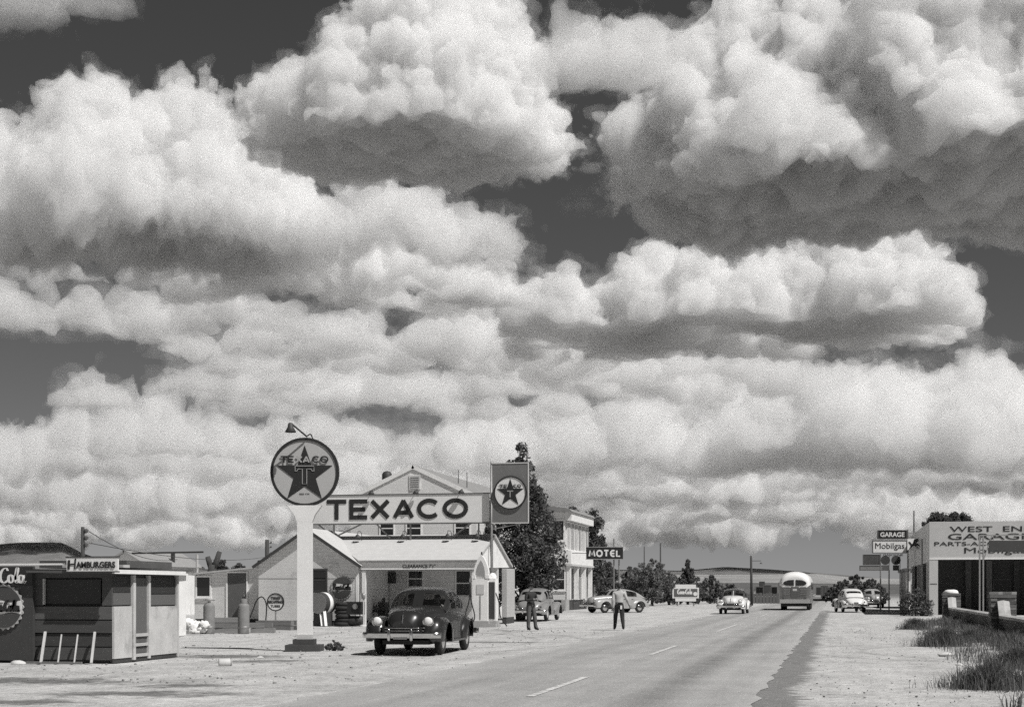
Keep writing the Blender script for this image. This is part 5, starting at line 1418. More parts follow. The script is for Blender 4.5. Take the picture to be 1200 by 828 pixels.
pose1 = {'l_arm': ((.27, -.02, 1.17), (.12, -.24, 1.16)), 'r_arm': ((-.27, -.03, 1.16), (-.05, -.25, 1.20)), 'l_leg': ((.15, -.06, .50), (.20, -.04, .10)), 'r_leg': ((-.11, -.01, .49), (-.10, .04, .10))}
m1 = figure('man in dark uniform shirt and peaked cap standing with hands before his waist', (x, y, 0), R(48), pose1, UNI, TRO, BOOT, hat='cap', sc=1.0)
x, y = at(725.5, dep(738))
pose2 = {'l_arm': ((.24, .06, 1.15), (.25, -.02, .90)), 'r_arm': ((-.29, .04, 1.17), (-.38, -.10, .96)), 'l_leg': ((.13, -.16, .53), (.15, -.18, .10)), 'r_leg': ((-.12, .06, .50), (-.15, .26, .14)), 'r_toe': (-.16, .12, .05)}
pose2 = {k: v for k, v in pose2.items()}
m2 = figure('man in pale shirt and dark trousers walking away across the forecourt', (x, y, 0), R(180 + 10), pose2, SHI, DTR, SHOE, sc=1.02)
MB().box(-.11, -.04, .115, .135, .80, .94).build('pocket_rag', WHITE, m2)
# occupants of the black sedan
posd = {'l_arm': ((.26, -.12, 1.16), (.12, -.36, 1.20)), 'r_arm': ((-.26, -.10, 1.16), (-.14, -.34, 1.18))}
for lx, lab, sm in ((.34, 'driver in a pale shirt behind the wheel of the black sedan', SHI), (-.34, 'passenger in a white shirt seated in the black sedan', WHITE)):
    M = Matrix.Rotation(car1.rotation_euler.z, 3, 'Z'); v = M @ Vector((lx, .02, 0))
    f = figure(lab, (car1.location.x + v.x, car1.location.y + v.y, -.20), car1.rotation_euler.z, posd, sm, DTR, SHOE, legs=False, sc=.93)
# ------------------------------------------------------------------ motel, left of the road in the middle distance
MX, MY = -20.1, 115.3
mo = thing('motel', 'two-storey white motel with upper gallery windows behind the tall tree', 'motel', (MX, MY, 0))
zt_ = 7.5
MB().box(-10.0, -.1, .1, 10.7, .8, zt_).build('wall', mat('motel_siding', .70, .75, .07, 1.0, .002, 50, wave=(2, .16, .014)), mo)
MB().box(-9.95, -.15, .15, 10.6, 0, .8).build('foundation', DARK, mo)
MB().prism([(-10.4, zt_), (.5, zt_), (.3, zt_ + .22), (-5, zt_ + 1.0), (-10.2, zt_ + .22)], -.5, 11.2, 'y').build('roof', mat('grey_roof', .24), mo)
MB().box(-.1, .35, -.05, 10.9, 3.55, 4.55).build('gallery_front', WHITE, mo)
MB().box(-.1, .42, -.1, 11.0, 3.40, 3.549).build('gallery_floor', PALE, mo)
MB().box(-.1, .38, -.08, 10.95, 6.85, zt_ - .002).build('frieze', WHITE, mo)
dm_ = 117.0
for yy in (.05, 3.5, 7.0, 10.4): MB().box(.0, .3, yy, yy + .35, .8, 3.40).build('porch_column', WHITE, mo)
for k in range(6):
    y0 = .3 + k * 1.75
    f = MB().box(-.08, .02, y0, y0 + 1.45, 4.6, 6.8).build('window', WHITE, mo)
    MB().box(.021, .03, y0 + .08, y0 + 1.37, 4.7, 6.7).build('pane', PANE if k % 2 else GREY, f)
    for j in range(1, 4): MB().box(.031, .06, y0 + .08 + j * .33, y0 + .11 + j * .33, 4.7, 6.7).build('mullion', WHITE, f)
for y0 in (1.2, 4.4, 7.8): MB().box(-.09, -.02, y0, y0 + 1.9, .85, 3.2).build('porch_shade_panel', DARK, mo)  # dark panels on the wall, their colour standing in for porch shade
def mpx(px): return on_y(px, MY)[0] - MX
for (p0, p1, q0, q1) in ((649, 660, 632, 610), (650, 661, 690, 667)):
    window(mo, mpx(p0), mpx(p1), hz(q0, dm_), hz(q1, dm_), .1, frame=WHITE, w=.12)
MB().box(-.08, .25, -1.8, -.2, 0, .8).build('step', CONC, mo)
# motel sign
x, y = at(708.5, 108); d = 108; k = d / FOC
sg = thing('motel_sign', 'dark board lettered MOTEL carried on two thin poles by the motel', 'sign', (x, y, 0), YAW)
w_ = 43 * k; z0, z1 = hz(654.5, d), hz(641, d)
MB().box(-w_ / 2, w_ / 2, -.08, .08, z0, z1).build('board', BLACK, sg)
fm = MB()
for q in ((-w_ / 2 - .03, w_ / 2 + .03, z1, z1 + .04), (-w_ / 2 - .03, w_ / 2 + .03, z0 - .04, z0)): fm.box(q[0], q[1], -.1, .1, q[2], q[3])
fm.build('frame', GREY, sg)
def rounded_word(W, H, sw):
    G = [([[(0, 0), (.16, 1), (.45, .25), (.72, 1), (.9, 0)]], .9), ([arc(.42, .5, .42, .5, 0, 360, 22)], .84), ([[(0, 1), (.7, 1)], [(.35, 1), (.35, 0)]], .7), ([arc(.42, .5, .4, .5, 60, 300, 18), [(.05, .5), (.6, .5)]], .66), ([[(0, 1), (0, 0), (.55, 0)]], .55)]
    gap = .34; tot = sum(a for _, a in G) + gap * 4; kx = W / tot; mb = MB(); x = 0; n = 0
    for st, adv in G:
        for q in st:
            ribbon(mb, [((x + a_) * kx - W / 2, sw / 2 + b_ * (H - sw)) for a_, b_ in q], sw, -.002 * (n % 3), .02); n += 1
        x += adv + gap
    return mb
rounded_word(w_ * .84, 8.6 * k, 1.9 * k).build('lettering', SIGNW, sg, loc=(0, -.085, z0 + 2.2 * k))
for px in (719.5, 725.5): MB().cyl(((px - 708.5) * k, .14, 0), ((px - 708.5) * k, .14, z1 + (.6 if px < 722 else -.5)), .05, .05, 8).build('pole', STEEL, sg)
MB().bar((-w_ / 2, 0, (z0 + z1) / 2), (-w_ / 2 - 1.0, .1, (z0 + z1) / 2), .05).build('tie', STEEL, sg)
# soda billboard beyond
d = 150; x, y = at(803.5, d); k = d / FOC
bb2 = thing('roadside_billboard', 'small pale framed cola billboard standing among the shrubs', 'billboard', (x, y, 0), YAW)
w_ = 31 * k; z0, z1 = hz(700.5, d), hz(688, d)
MB().box(-w_ / 2, w_ / 2, -.05, .05, z0, z1).build('frame', SIGNW, bb2)
MB().box(-w_ / 2 + .15, w_ / 2 - .15, -.07, -.052, z0 + .14, z1 - .12).build('panel', mat('billboard_face', .10, .5, .15, 2), bb2)
q = script_word('Coca-Cola', w_ * .55, .10); q.v = [(a_, b_, c_ * .5) for a_, b_, c_ in q.v]; q.build('lettering', SIGNW, bb2, loc=(-.1, -.074, z0 + .40))
MB().lathe([(.005, -.02), (.2, -.02), (.2, 0), (.005, 0)], 18, 'y').build('button', SIGNW, bb2, loc=(w_ * .36, -.072, z0 + .42))
MB().box(-w_ * .39, w_ * .39, -.04, .04, z1 + .002, z1 + .30).build('top_board', SIGNW, bb2); MB().box(-w_ * .39, w_ * .39, -.04, .04, z0 - .30, z0 - .002).build('bottom_board', SIGNW, bb2)
lettering('DRUGS', bb2, (0, -.045, z1 + .15), w_ * .5, .14, .02) if False else None
for sx in (-.8, .8): MB().box(sx - .06, sx + .06, .06, .16, 0, z1).build('post', WOODG, bb2)

# far houses at the end of the street
def hip_house(label, px0, px1, d, eave_py, top_py, wall, roofm):
    xa, ya = at(px0, d); xb, yb = at(px1, d); w = math.hypot(xb - xa, yb - ya); t = thing('far_house', label, 'house', ((xa + xb) / 2, (ya + yb) / 2, 0), YAW)
    ze, zr = hz(eave_py, d), hz(top_py, d)
    MB().box(-w / 2, w / 2, 0, 7, 0, ze).build('wall', wall, t)
    o = .5
    MB().add([(-w / 2 - o, -o, ze), (w / 2 + o, -o, ze), (w / 2 + o, 7 + o, ze), (-w / 2 - o, 7 + o, ze), (-w / 6, 3.5, zr), (w / 6, 3.5, zr)], [(0, 1, 5, 4), (1, 2, 5), (2, 3, 4, 5), (3, 0, 4), (3, 2, 1, 0)]).build('roof', roofm, t)
    MB().box(-w / 8, -w / 8 + .6, 3, 3.6, zr - .6, zr + .7).build('chimney', DARK, t)
    for xx in (-.3, .25): window(t, w * xx - .4, w * xx + .4, .9, 1.9, 0, mullion=False, frame=GREYD, sill=False)
    door(t, -.45, .45, 0, 2.1, 0, DARK, frame=GREYD)
    return t
hip_house('dim hip-roofed house behind the utility pole at the road end', 884, 914, 185, 699, 687.5, GREYD, mat('far_roof', .2, .9))
hip_house('low pale store at the road end right of the coach', 956, 976, 215, 701, 696.5, GREYD, GREY)
t = thing('far_fence', 'dark board fence below the hip-roofed house', 'fence', (*at(897, 172), 0), YAW)
for kx in range(14): MB().box(-2.6 + kx * .38, -2.6 + kx * .38 + .33, 0, .04, .05, 1.15 + .05 * (kx % 3)).build('board', GREYD, t)
for zz in (.3, .9): MB().box(-2.7, 2.75, .041, .09, zz, zz + .1).build('rail', DARK, t)

# ------------------------------------------------------------------ garage row on the right
GYd = 98.0; GX0 = on_y(1089, GYd)[0]
ga = thing('garage', 'garage with tall lettered false front over a dark open bay', 'garage', (GX0, GYd, 0)); dg_ = on_y(1089, GYd)[1]
zb, zt2 = hz(655, dg_), hz(611, dg_)
GAL = mat('garage_front_boards', .50, .8, .10, 1.4, .003, 30, wave=(0, .3, .02), dark=(.6, .8))
MB().box(0, 11, 0, .2, zb, zt2).build('false_front', GAL, ga)
MB().box(-.03, .2, .201, 30, zb - .15, zt2 - .05).build('side_front', WHITE, ga)  # painted lighter than the front to imitate bounced light on this side
MB().box(.0, .52, -.02, .4, .0, zb - .002).build('corner_post', PALE, ga)
MB().box(.06, .46, -.03, -.021, 1.9, 1.96).build('post_band', GREYD, ga)
MB().slab((.2, .2, zt2 - .5), (11, .2, zt2 - .5), (11, 26, zt2 - 1.0), (.2, 26, zt2 - 1.0), .1).build('roof', ROOFD, ga)
MB().box(.6, 11, 6.0, 6.2, 0, zb + .3).build('bay_wall', WOODD, ga); MB().box(10.8, 11, .21, 6, 0, zb + .3).build('end_wall', WOODD, ga)
MB().box(.6, .8, 6.2, 26, 0, zb + .2).build('side_wall', WOODD, ga)
MB().box(0, .25, -.045, .0, zb - .06, zb + .04).build('trim', WHITE, ga) if False else None
MB().box(0, 11, -.04, -.004, zb - .02, zb + .10).build('fascia_trim', WHITE, ga)
for xx, m_ in ((2.6, GREYD), (3.9, WOODG), (5.6, WOODD), (7.4, GREYD)): MB().box(xx, xx + .35, 5.6, 5.9, 0, zb).build('bay_post', m_, ga)
door(ga, 4.4, 5.4, 0, 2.2, 6.0, BLACK, frame=GREYD)
for kx in range(6):
    y0 = 3.2 + kx * 3.8
    MB().box(.01, .19, y0, y0 + .25, 0, zb - .16).build('porch_post', (PALE, GREYD, PALE, PALE, GREYD, PALE)[kx], ga)
for kx in range(4): window(ga, 7.2 + kx * 4.6, 9.2 + kx * 4.6, 1.0, 2.4, .6, axis='x', frame=PALE) if False else None
kq = dg_ / FOC
def gpx(px): return on_y(px, GYd)[0] - GX0
def gz(py): return hz(py, on_y(1150, GYd)[1])
def slab_word(s, x0, x1, py, h_px, bold):
    return lettering(s, ga, ((x0 + x1) / 2, -.012, gz(py)), x1 - x0, h_px * kq, bold)
slab_word('WEST  END', gpx(1113), gpx(1213), 619.5, 6.4, .006); slab_word('GARAGE', gpx(1111), gpx(1208), 628.3, 7.0, .006)
slab_word('PARTS-ACCESSORIES', gpx(1095), gpx(1222), 636.6, 4.6, .004); slab_word('Mobilgas', gpx(1130), gpx(1203), 645.6, 8.6, 0)
# wing behind with dark store front and pale pillars
s2 = thing('store', 'dim store with pale pillars beyond the garage signs', 'store', (7.2, 133, 0))
zst = hz(668, 132)
MB().box(0, 8, 0, 14, 0, zst + .9).build('wall', mat('store_wall', .12, .85, .2, 1.5), s2); MB().box(-1.6, .0, -.3, 14, zst - .1, zst + .15).build('awning', GREYD, s2)
for kx in range(5): MB().box(-1.4, -1.1, kx * 3.2, kx * 3.2 + .3, 0, zst - .1).build('pillar', WHITE, s2)
for kx in range(3): window(s2, .8 + kx * 2.4, 2.2 + kx * 2.4, .9, 2.2, 0, mullion=False)
MB().box(.3, 2.0, -.06, -.01, zst + .1, zst + .7).build('name_board', PALE, s2)
# signs over the verge
def board_sign(name, label, px0, px1, py0, py1, d, face, ink, word, bold=.03, wfrac=.86, hfrac=.62, grp='signs hanging beside the garage', post=True, cat='sign'):
    px = (px0 + px1) / 2; x, y = at(px, d); k = d / FOC; w_ = (px1 - px0) * k; h_ = (py1 - py0) * k
    t = thing(name, label, cat, (x, y, 0), YAW, grp); z0 = hz(py1, d)
    MB().box(-w_ / 2, w_ / 2, -.06, .06, z0, z0 + h_).build('board', face, t)
    fm = MB(); fm.box(-w_ / 2 - .04, w_ / 2 + .04, -.08, .08, z0 + h_, z0 + h_ + .05); fm.box(-w_ / 2 - .04, w_ / 2 + .04, -.08, .08, z0 - .05, z0); fm.box(-w_ / 2 - .05, -w_ / 2, -.08, .08, z0, z0 + h_); fm.box(w_ / 2, w_ / 2 + .05, -.08, .08, z0, z0 + h_)
    fm.build('frame', GREYD, t)
    if word: lettering(word, t, (0, -.07, z0 + h_ / 2), w_ * wfrac, h_ * hfrac, bold, ink)
    if post: MB().cyl((w_ / 2 + .12, 0, 0), (w_ / 2 + .12, 0, z0 + h_ + .1), .06, .05, 8).build('post', STEEL, t)
    return t, w_, h_, z0
t, w_, h_, z0 = board_sign('garage_sign', 'dark board with pale letters GARAGE, topmost of the verge signs', 1029, 1062, 621.5, 630.5, 112, BLACK, SIGNW, 'GARAGE')
for zz in (.1, .4): MB().bar((w_ / 2, 0, z0 + zz), (w_ / 2 + 1.6, .3, z0 + zz), .05).build('bracket', STEEL, t)
t, w_, h_, z0 = board_sign('fuel_sign', 'long white board lettered Mobilgas under the dark garage board', 1023, 1062, 633.5, 647, 110, SIGNW, INK, 'Mobilgas', 0, .88, .66)
lettering('GASOLINE', t, (w_ * .1, -.05, z0 - .17), w_ * .6, .16, .02)
d = 99; x, y = at(1071.0, d); k = d / FOC
eb = thing('winged_emblem_sign', 'pale panel with dark winged horse emblem right of the long fuel board', 'sign', (x, y, 0), YAW)
z0, z1 = hz(644, d), hz(631, d); w_ = 15.5 * k
MB().box(-w_ / 2, w_ / 2, -.04, .04, z0, z1).build('board', SIGNW, eb)
hm = MB()
H_ = [(-.33, .28), (-.38, .36), (-.30, .40), (-.24, .36), (-.16, .26), (.10, .24), (.22, .30), (.26, .24), (.38, .12), (.34, .08), (.22, .16), (.16, .10), (.30, -.02), (.26, -.06), (.08, .10), (-.12, .10), (-.20, -.04), (-.30, -.02), (-.22, .10), (-.26, .20)]
hm.prism(H_, -.055, -.041)
hm.prism([(-.08, .26), (.0, .55), (.30, .62), (.22, .50), (.34, .48), (.20, .38), (.12, .26)], -.059, -.056)
hm.build('emblem', INK, eb, loc=(0, 0, z0 + .14))
MB().cyl((w_ / 2 + .1, 0, 0), (w_ / 2 + .1, 0, z1), .05, .05, 8).build('post', STEEL, eb)
board_sign('verge_sign', 'small dark grey board left of and below the long fuel board', 1012, 1030, 650, 661, 120, mat('sign_dark_grey', .07, .5, .3, 3), PALE, 'CAFE' if False else None)
board_sign('verge_sign', 'thin pale lettered strip below the small dark grey board', 1008, 1040, 663, 667.5, 122, mat('sign_mid_grey', .2, .5, .3, 3), INK, None)
for px, lab in ((1037.5, 'dark round emblem hanging left under the long fuel board'), (1050, 'dark shaped emblem hanging right under the long fuel board')):
    x, y = at(px, 112); t = thing('hanging_emblem', lab, 'sign', (x, y, 0), YAW, 'emblems under the fuel board'); z = hz(656, 112)
    MB().lathe([(.01, -.03), (.34, -.03), (.34, .03), (.01, .03)], 20, 'y', (0, 0, z)).build('disc', DARK, t); MB().box(-.22, .22, -.03, .03, z - .75, z - .36).build('tail', GREYD, t); MB().bar((0, 0, z + .34), (0, 0, z + .6), .03).build('hanger', STEEL, t); MB().bar((.3, .05, 0), (.3, .05, z + .4), .05).build('post', STEEL, t)
# near signpost on the right edge
d = 60; x, y = at(1150, d); k = d / FOC
t = thing('bracket_sign', 'dark board hung on a bracket from a thin double post before the garage front', 'sign', (x, y, 0), YAW)
zz = hz(627, d)
for sx in (-2.0, 2.2): MB().bar((sx * k, 0, 0), (sx * k, 0, zz), .05).build('post', STEEL, t)
MB().bar((-2.4 * k, 0, zz), (56 * k, 0, zz + .02), .04).build('bracket_arm', STEEL, t)
MB().box(9 * k, 56 * k, -.03, .03, hz(646.5, d), hz(633, d)).build('board', mat('board_dark', .045, .7, .3, 2), t)
for sx in (14, 50): MB().bar((sx * k, 0, hz(633, d)), (sx * k, 0, zz), .02).build('chain', STEEL, t)
MB().bar((2.2 * k, 0, zz - 1.0), (12 * k, 0, zz - .02), .03).build('stay', STEEL, t)

# ------------------------------------------------------------------ low wall with pillars
WXL = 5.3
BR = [mat('wall_stone_%d' % i, v, .95, .3, 4, .01, 30) for i, v in enumerate((.10, .14, .20))]
lw = thing('low_wall', 'low dark wall with white swept coping running along the right verge', 'wall', (WXL, 30, 0))
prof = []
Y_p1, Y_p2 = on_x(1169, WXL)[0] - 30, on_x(1111, WXL)[0] - 30
def wall_top(y):
    z = .62
    for yp in (Y_p1, Y_p2):
        dd = abs(y - yp) - .42
        z = max(z, 1.15 - max(0, dd) * 1.1 + .18 * max(0, dd) ** 2 if dd < 1.6 else .62)
    return z
ys = frange(0, Y_p2 + 2.5, 100)
mb = MB()
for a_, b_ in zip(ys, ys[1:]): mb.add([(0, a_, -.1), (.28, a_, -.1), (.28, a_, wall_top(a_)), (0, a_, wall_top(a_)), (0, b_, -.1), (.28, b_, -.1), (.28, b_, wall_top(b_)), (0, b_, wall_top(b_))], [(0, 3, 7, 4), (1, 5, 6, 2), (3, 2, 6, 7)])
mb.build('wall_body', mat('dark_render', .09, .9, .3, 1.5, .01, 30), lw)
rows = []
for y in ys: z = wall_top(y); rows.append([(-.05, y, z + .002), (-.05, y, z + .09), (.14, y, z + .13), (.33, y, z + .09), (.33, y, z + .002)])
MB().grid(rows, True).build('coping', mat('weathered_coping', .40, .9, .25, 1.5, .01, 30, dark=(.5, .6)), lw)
brick_me = [MB().box(-.14, .14, -.10, .10, -.045, .045).mesh('brick', m_) for m_ in BR]
rb = random.Random(3)
for i, (yp, lab) in enumerate(((Y_p1, 'nearer rough brick pillar of the low wall with white swept flank'), (Y_p2, 'farther brick pillar of the low wall beside the garage post'))):
    t = thing('brick_pillar', lab, 'pillar', (WXL + .14, 30 + yp, 0), 0, 'pillars of the low wall')
    MB().box(-.30, .30, -.32, .32, 0, 1.28).build('core', BR[0], t)
    for c in range(13):
        for j in range(3):
            off = .10 * (c % 2)
            inst('brick', rb.choice(brick_me), t, (-.29, -.29 + j * .29 + off * (1 if j < 2 else 0), .05 + c * .098), (0, 0, R(90) + rb.uniform(-.05, .05)))
            inst('brick', rb.choice(brick_me), t, (-.25 + j * .27, -.31, .05 + c * .098), (0, 0, rb.uniform(-.05, .05)), (.95, 1, 1))
    MB().box(-.42, .42, -.44, .44, 1.29, 1.40).build('cap', mat('wall_stone_1', .14), t)
    if i == 0:
        for kx in range(5): inst('brick', brick_me[2], t, (-.3 + kx * .15, -.3 + .2 * (kx % 3), 1.45), (0, 0, kx))
    else:
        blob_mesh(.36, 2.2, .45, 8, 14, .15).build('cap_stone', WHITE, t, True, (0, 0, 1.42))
# ------------------------------------------------------------------ trees, shrubs, grass
def foliage(name, v, tr=.35):
    if name in _M: return _M[name]
    m = bpy.data.materials.new(name); m.use_nodes = True; t = m.node_tree; S.tree = t
    b = t.nodes['Principled BSDF']; out = t.nodes['Material Output']
    g_ = t.nodes.new('ShaderNodeNewGeometry'); rnd = S(g_.outputs['Random Per Island'])
    val = rnd * (v * .9) + v * .55
    cc = t.nodes.new('ShaderNodeCombineColor')
    for i in range(3): t.links.new(val.s, cc.inputs[i])
    t.links.new(cc.outputs[0], b.inputs['Base Color']); b.inputs['Roughness'].default_value = .55; b.inputs['Specular IOR Level'].default_value = .3
    tl = t.nodes.new('ShaderNodeBsdfTranslucent'); t.links.new(cc.outputs[0], tl.inputs[0])
    mx = t.nodes.new('ShaderNodeMixShader'); mx.inputs[0].default_value = tr
    t.links.new(b.outputs[0], mx.inputs[1]); t.links.new(tl.outputs[0], mx.inputs[2]); t.links.new(mx.outputs[0], out.inputs['Surface'])
    _M[name] = m
    return m
BARK = mat('bark', .055, .95, .35, 4, .02, 12, stretch=(3, 3, .5))
def leaf_mesh(centres, size, rng, name, m, per):
    """many small leaf faces scattered round clump centres (x, y, z, radius)"""
    C = np.array(centres, np.float32); n = len(C) * per
    idx = np.repeat(np.arange(len(C)), per)
    d = rng.normal(size=(n, 3)).astype(np.float32); d /= np.linalg.norm(d, axis=1, keepdims=True)
    p = C[idx, :3] + d * (C[idx, 3] * rng.random(n) ** .45)[:, None]
    u = rng.normal(size=(n, 3)).astype(np.float32); u /= np.linalg.norm(u, axis=1, keepdims=True)
    w = np.cross(u, rng.normal(size=(n, 3))); w /= np.linalg.norm(w, axis=1, keepdims=True)
    s = (size * (.6 + .8 * rng.random(n)))[:, None]
    v = np.empty((n * 4, 3), np.float32)
    v[0::4] = p - u * s; v[1::4] = p + w * s * .45; v[2::4] = p + u * s; v[3::4] = p - w * s * .45
    me = bpy.data.meshes.new(name); me.vertices.add(n * 4); me.vertices.foreach_set('co', v.ravel())
    me.loops.add(n * 4); me.loops.foreach_set('vertex_index', np.arange(n * 4, dtype=np.int32))
    me.polygons.add(n); me.polygons.foreach_set('loop_start', (np.arange(n) * 4).astype(np.int32)); me.update(calc_edges=True)
    me.materials.append(m)
    return me
def tree(label, loc, h, crown, n_clump, per, leaf, fol, seed, trunk_r=.18, trunk_h=None, cat='tree', name='tree', group=None, lean=0.0, clump=.12):
    """crown: list of (height fraction, radius) outline"""
    rng = np.random.default_rng(seed); r = random.Random(seed)
    t = thing(name, label, cat, (loc[0], loc[1], 0), 0, group)
    hs = [c[0] for c in crown]; rs = [c[1] for c in crown]; cl = []; tries = 0
    while len(cl) < n_clump and tries < n_clump * 30:
        tries += 1
        f = r.uniform(hs[0], hs[-1]); R_ = float(np.interp(f, hs, rs))
        if r.random() > (R_ / max(rs)) ** 1.2 + .08: continue
        a = r.random() * 6.283; q = math.sqrt(r.random()) * R_ * (.70 + .6 * lat(math.cos(a) * 2 + seed, math.sin(a) * 2, f * 7))
        cl.append((q * math.cos(a) + lean * f * h, q * math.sin(a), f * h, h * clump * r.uniform(.45, 1.15) * (.55 + .45 * R_ / max(rs))))
    inst('crown', leaf_mesh(cl, leaf, rng, 'crown', fol, per), t)
    th = (trunk_h or hs[0] * 1.0) * h
    mb = MB(); mb.tube([(0, 0, -.1), (.03 * h * .2, 0, th * .5), (lean * h * .5, 0, h * .55), (lean * h * .9, 0, h * .9)], [trunk_r, trunk_r * .85, trunk_r * .5, trunk_r * .1], 9)
    tk = mb.build('trunk', BARK, t, True)
    lm = MB()
    for k in range(min(14, n_clump // 3)):
        c = cl[(k * 7) % len(cl)]; z0 = max(th * .8, c[2] * .6)
        lm.tube([(lean * z0, 0, z0), (c[0] * .5, c[1] * .5, (z0 + c[2]) / 2 + .05 * h), (c[0], c[1], c[2])], [trunk_r * .35, trunk_r * .22, trunk_r * .08], 5)
    lm.build('limbs', BARK, tk, True)
    return t
F_D = foliage('foliage_dark', .11); F_M = foliage('foliage_mid', .14); F_L = foliage('foliage_pale', .19); F_G = foliage('dry_grass', .24, .3); F_GD = foliage('dark_weeds', .13, .3)
d = 80; k = d / FOC
tree('tall dark leafy tree between the filling station and the motel', at(611, d), hz(519, d), [(.10, 1.0), (.18, 1.75), (.32, 2.0), (.46, 1.85), (.60, 1.35), (.76, .95), (.90, .55), (1.0, .08)], 300, 100, .095, F_D, 1, .22, .14, clump=.055)
d = 140
tree('leafy tree rising behind the far end of the motel', at(693, d), hz(597, d), [(.25, .8), (.4, 1.2), (.7, 1.2), (.9, .8), (1.0, .2)], 90, 70, .15, F_D, 2, .2, .3, clump=.08)
tree('small tree top showing above the motel roof', at(672, 160), hz(590, 160), [(.5, .7), (.8, .8), (.95, .4), (1.0, .1)], 40, 60, .16, F_D, 3, .2, .5, clump=.06)
d = 150
for i, (px, dd, top, crown, fol, lab) in enumerate((
        (764, 150, 655, [(.10, 1.2), (.3, 2.3), (.6, 2.4), (.85, 1.6), (1.0, .4)], F_L, 'broad pale round tree left of the cola billboard'),
        (741, 158, 664, [(.08, 1.2), (.4, 1.7), (.75, 1.2), (1.0, .3)], F_M, 'bushy tree between the motel sign poles and the round tree'),
        (806, 165, 657, [(.08, 1.3), (.4, 1.4), (.7, .8), (.9, .35), (1.0, .08)], F_D, 'dark pointed tree behind the cola billboard'),
        (784, 160, 672, [(.08, 1.6), (.5, 1.9), (.85, 1.1), (1.0, .3)], F_M, 'low bushy tree between the round tree and the pointed tree'),
        (832, 175, 674, [(.06, 1.8), (.4, 2.0), (.8, 1.2), (1.0, .3)], F_M, 'hazy shrubby tree right of the cola billboard'),
        (712, 150, 660, [(.06, 1.0), (.4, 1.3), (.8, .9), (1.0, .3)], F_M, 'shrubby tree just right of the motel porch'),
        (855, 180, 684, [(.06, 1.6), (.5, 1.8), (1.0, .5)], F_M, 'low shrub mass behind the oncoming light sedan'),
        (1002, 150, 674, [(.06, 1.6), (.35, 2.3), (.7, 2.1), (.9, 1.2), (1.0, .3)], F_D, 'dark dense round tree behind the white rounded sedan'),
        (980, 175, 685, [(.06, 1.2), (.5, 1.5), (1.0, .3)], F_D, 'small dark tree left of the dense round tree'),
        (1022, 160, 679, [(.06, 1.4), (.5, 1.7), (1.0, .4)], F_D, 'dark tree behind the far grey sedan'),
        (1098, 135, 602, [(.7, 1.0), (.85, 1.3), (.97, .9), (1.0, .3)], F_D, 'dark tree top showing above the left end of the garage front'),
        (1122, 140, 602, [(.7, 1.1), (.85, 1.5), (.97, 1.0), (1.0, .3)], F_D, 'wider dark tree top above the garage lettering'),
        (258, 120, 656, [(.3, .8), (.6, 1.0), (1.0, .3)], F_D, 'small dark tree above the lean-to roof'),
        (281, 130, 661, [(.3, 1.0), (.6, 1.3), (1.0, .3)], F_M, 'low tree top beyond the lean-to roof, left of the roof slope'),
        (303, 128, 658, [(.3, 1.0), (.6, 1.3), (1.0, .3)], F_M, 'low tree top where the lean-to meets the workshop roof'),
        (320, 118, 648, [(.5, .7), (.8, .8), (1.0, .2)], F_M, 'tree top right beside the slim dark pole'))):
    hh = hz(top, dd)
    tree(lab, at(px, dd), hh, crown, 150, 60, .11, fol, 10 + i, .16, .25, clump=.085 if hh < 6 else .06, group='trees and shrubs around the village')
# pollarded trunk beyond the lean-to
x, y = at(248, 100)
t = thing('tree_stump', 'forked bare trunk cut short beyond the lean-to roof', 'tree', (x, y, 0))
MB().tube([(0, 0, -.1), (0, 0, 2.6), (.1, 0, hz(661, 100))], [.35, .3, .28], 10).build('trunk', BARK, t, True)
for (dx, py) in ((-.28, 652), (.55, 646)): MB().tube([(.05, 0, hz(668, 100)), (dx * .6, 0, hz(658, 100)), (dx, 0, hz(py, 100))], [.24, .2, .17], 8).build('limb', BARK, t, True)
# dark bush leaning on the garage corner and weeds along the low wall
def shrub(label, px, d, w, h, fol, seed, grp, leaf=.08, n=60, per=45, name='shrub'):
    rng = np.random.default_rng(seed); r = random.Random(seed); x, y = at(px, d)
    t = thing(name, label, 'shrub', (x, y, 0), 0, grp); cl = []
    for _ in range(n):
        a = r.random() * 6.283; q = math.sqrt(r.random()); z = r.random() * h * (1 - q * q * .7)
        cl.append((w * q * math.cos(a), w * q * math.sin(a) * .8, z + .03, .16 * max(w, h) * r.uniform(.5, 1)))
    inst('foliage', leaf_mesh(cl, leaf, rng, 'foliage', fol, per), t)
    mb = MB()
    for k in range(7): a = k * .9; mb.tube([(0, 0, 0), (w * .4 * math.cos(a), w * .4 * math.sin(a), h * .5), (w * .6 * math.cos(a), w * .6 * math.sin(a), h * .85)], [.03, .02, .008], 5)
    mb.build('stems', BARK, t)
    return t
shrub('dark bush standing before the garage corner post', 1073, 92, .95, 1.9, F_GD, 41, 'bushes along the right verge')
shrub('small weed clump at the foot of the star sign base', 392, 39.2, .24, .24, F_M, 43, 'yard weeds', .03, 40, 30)
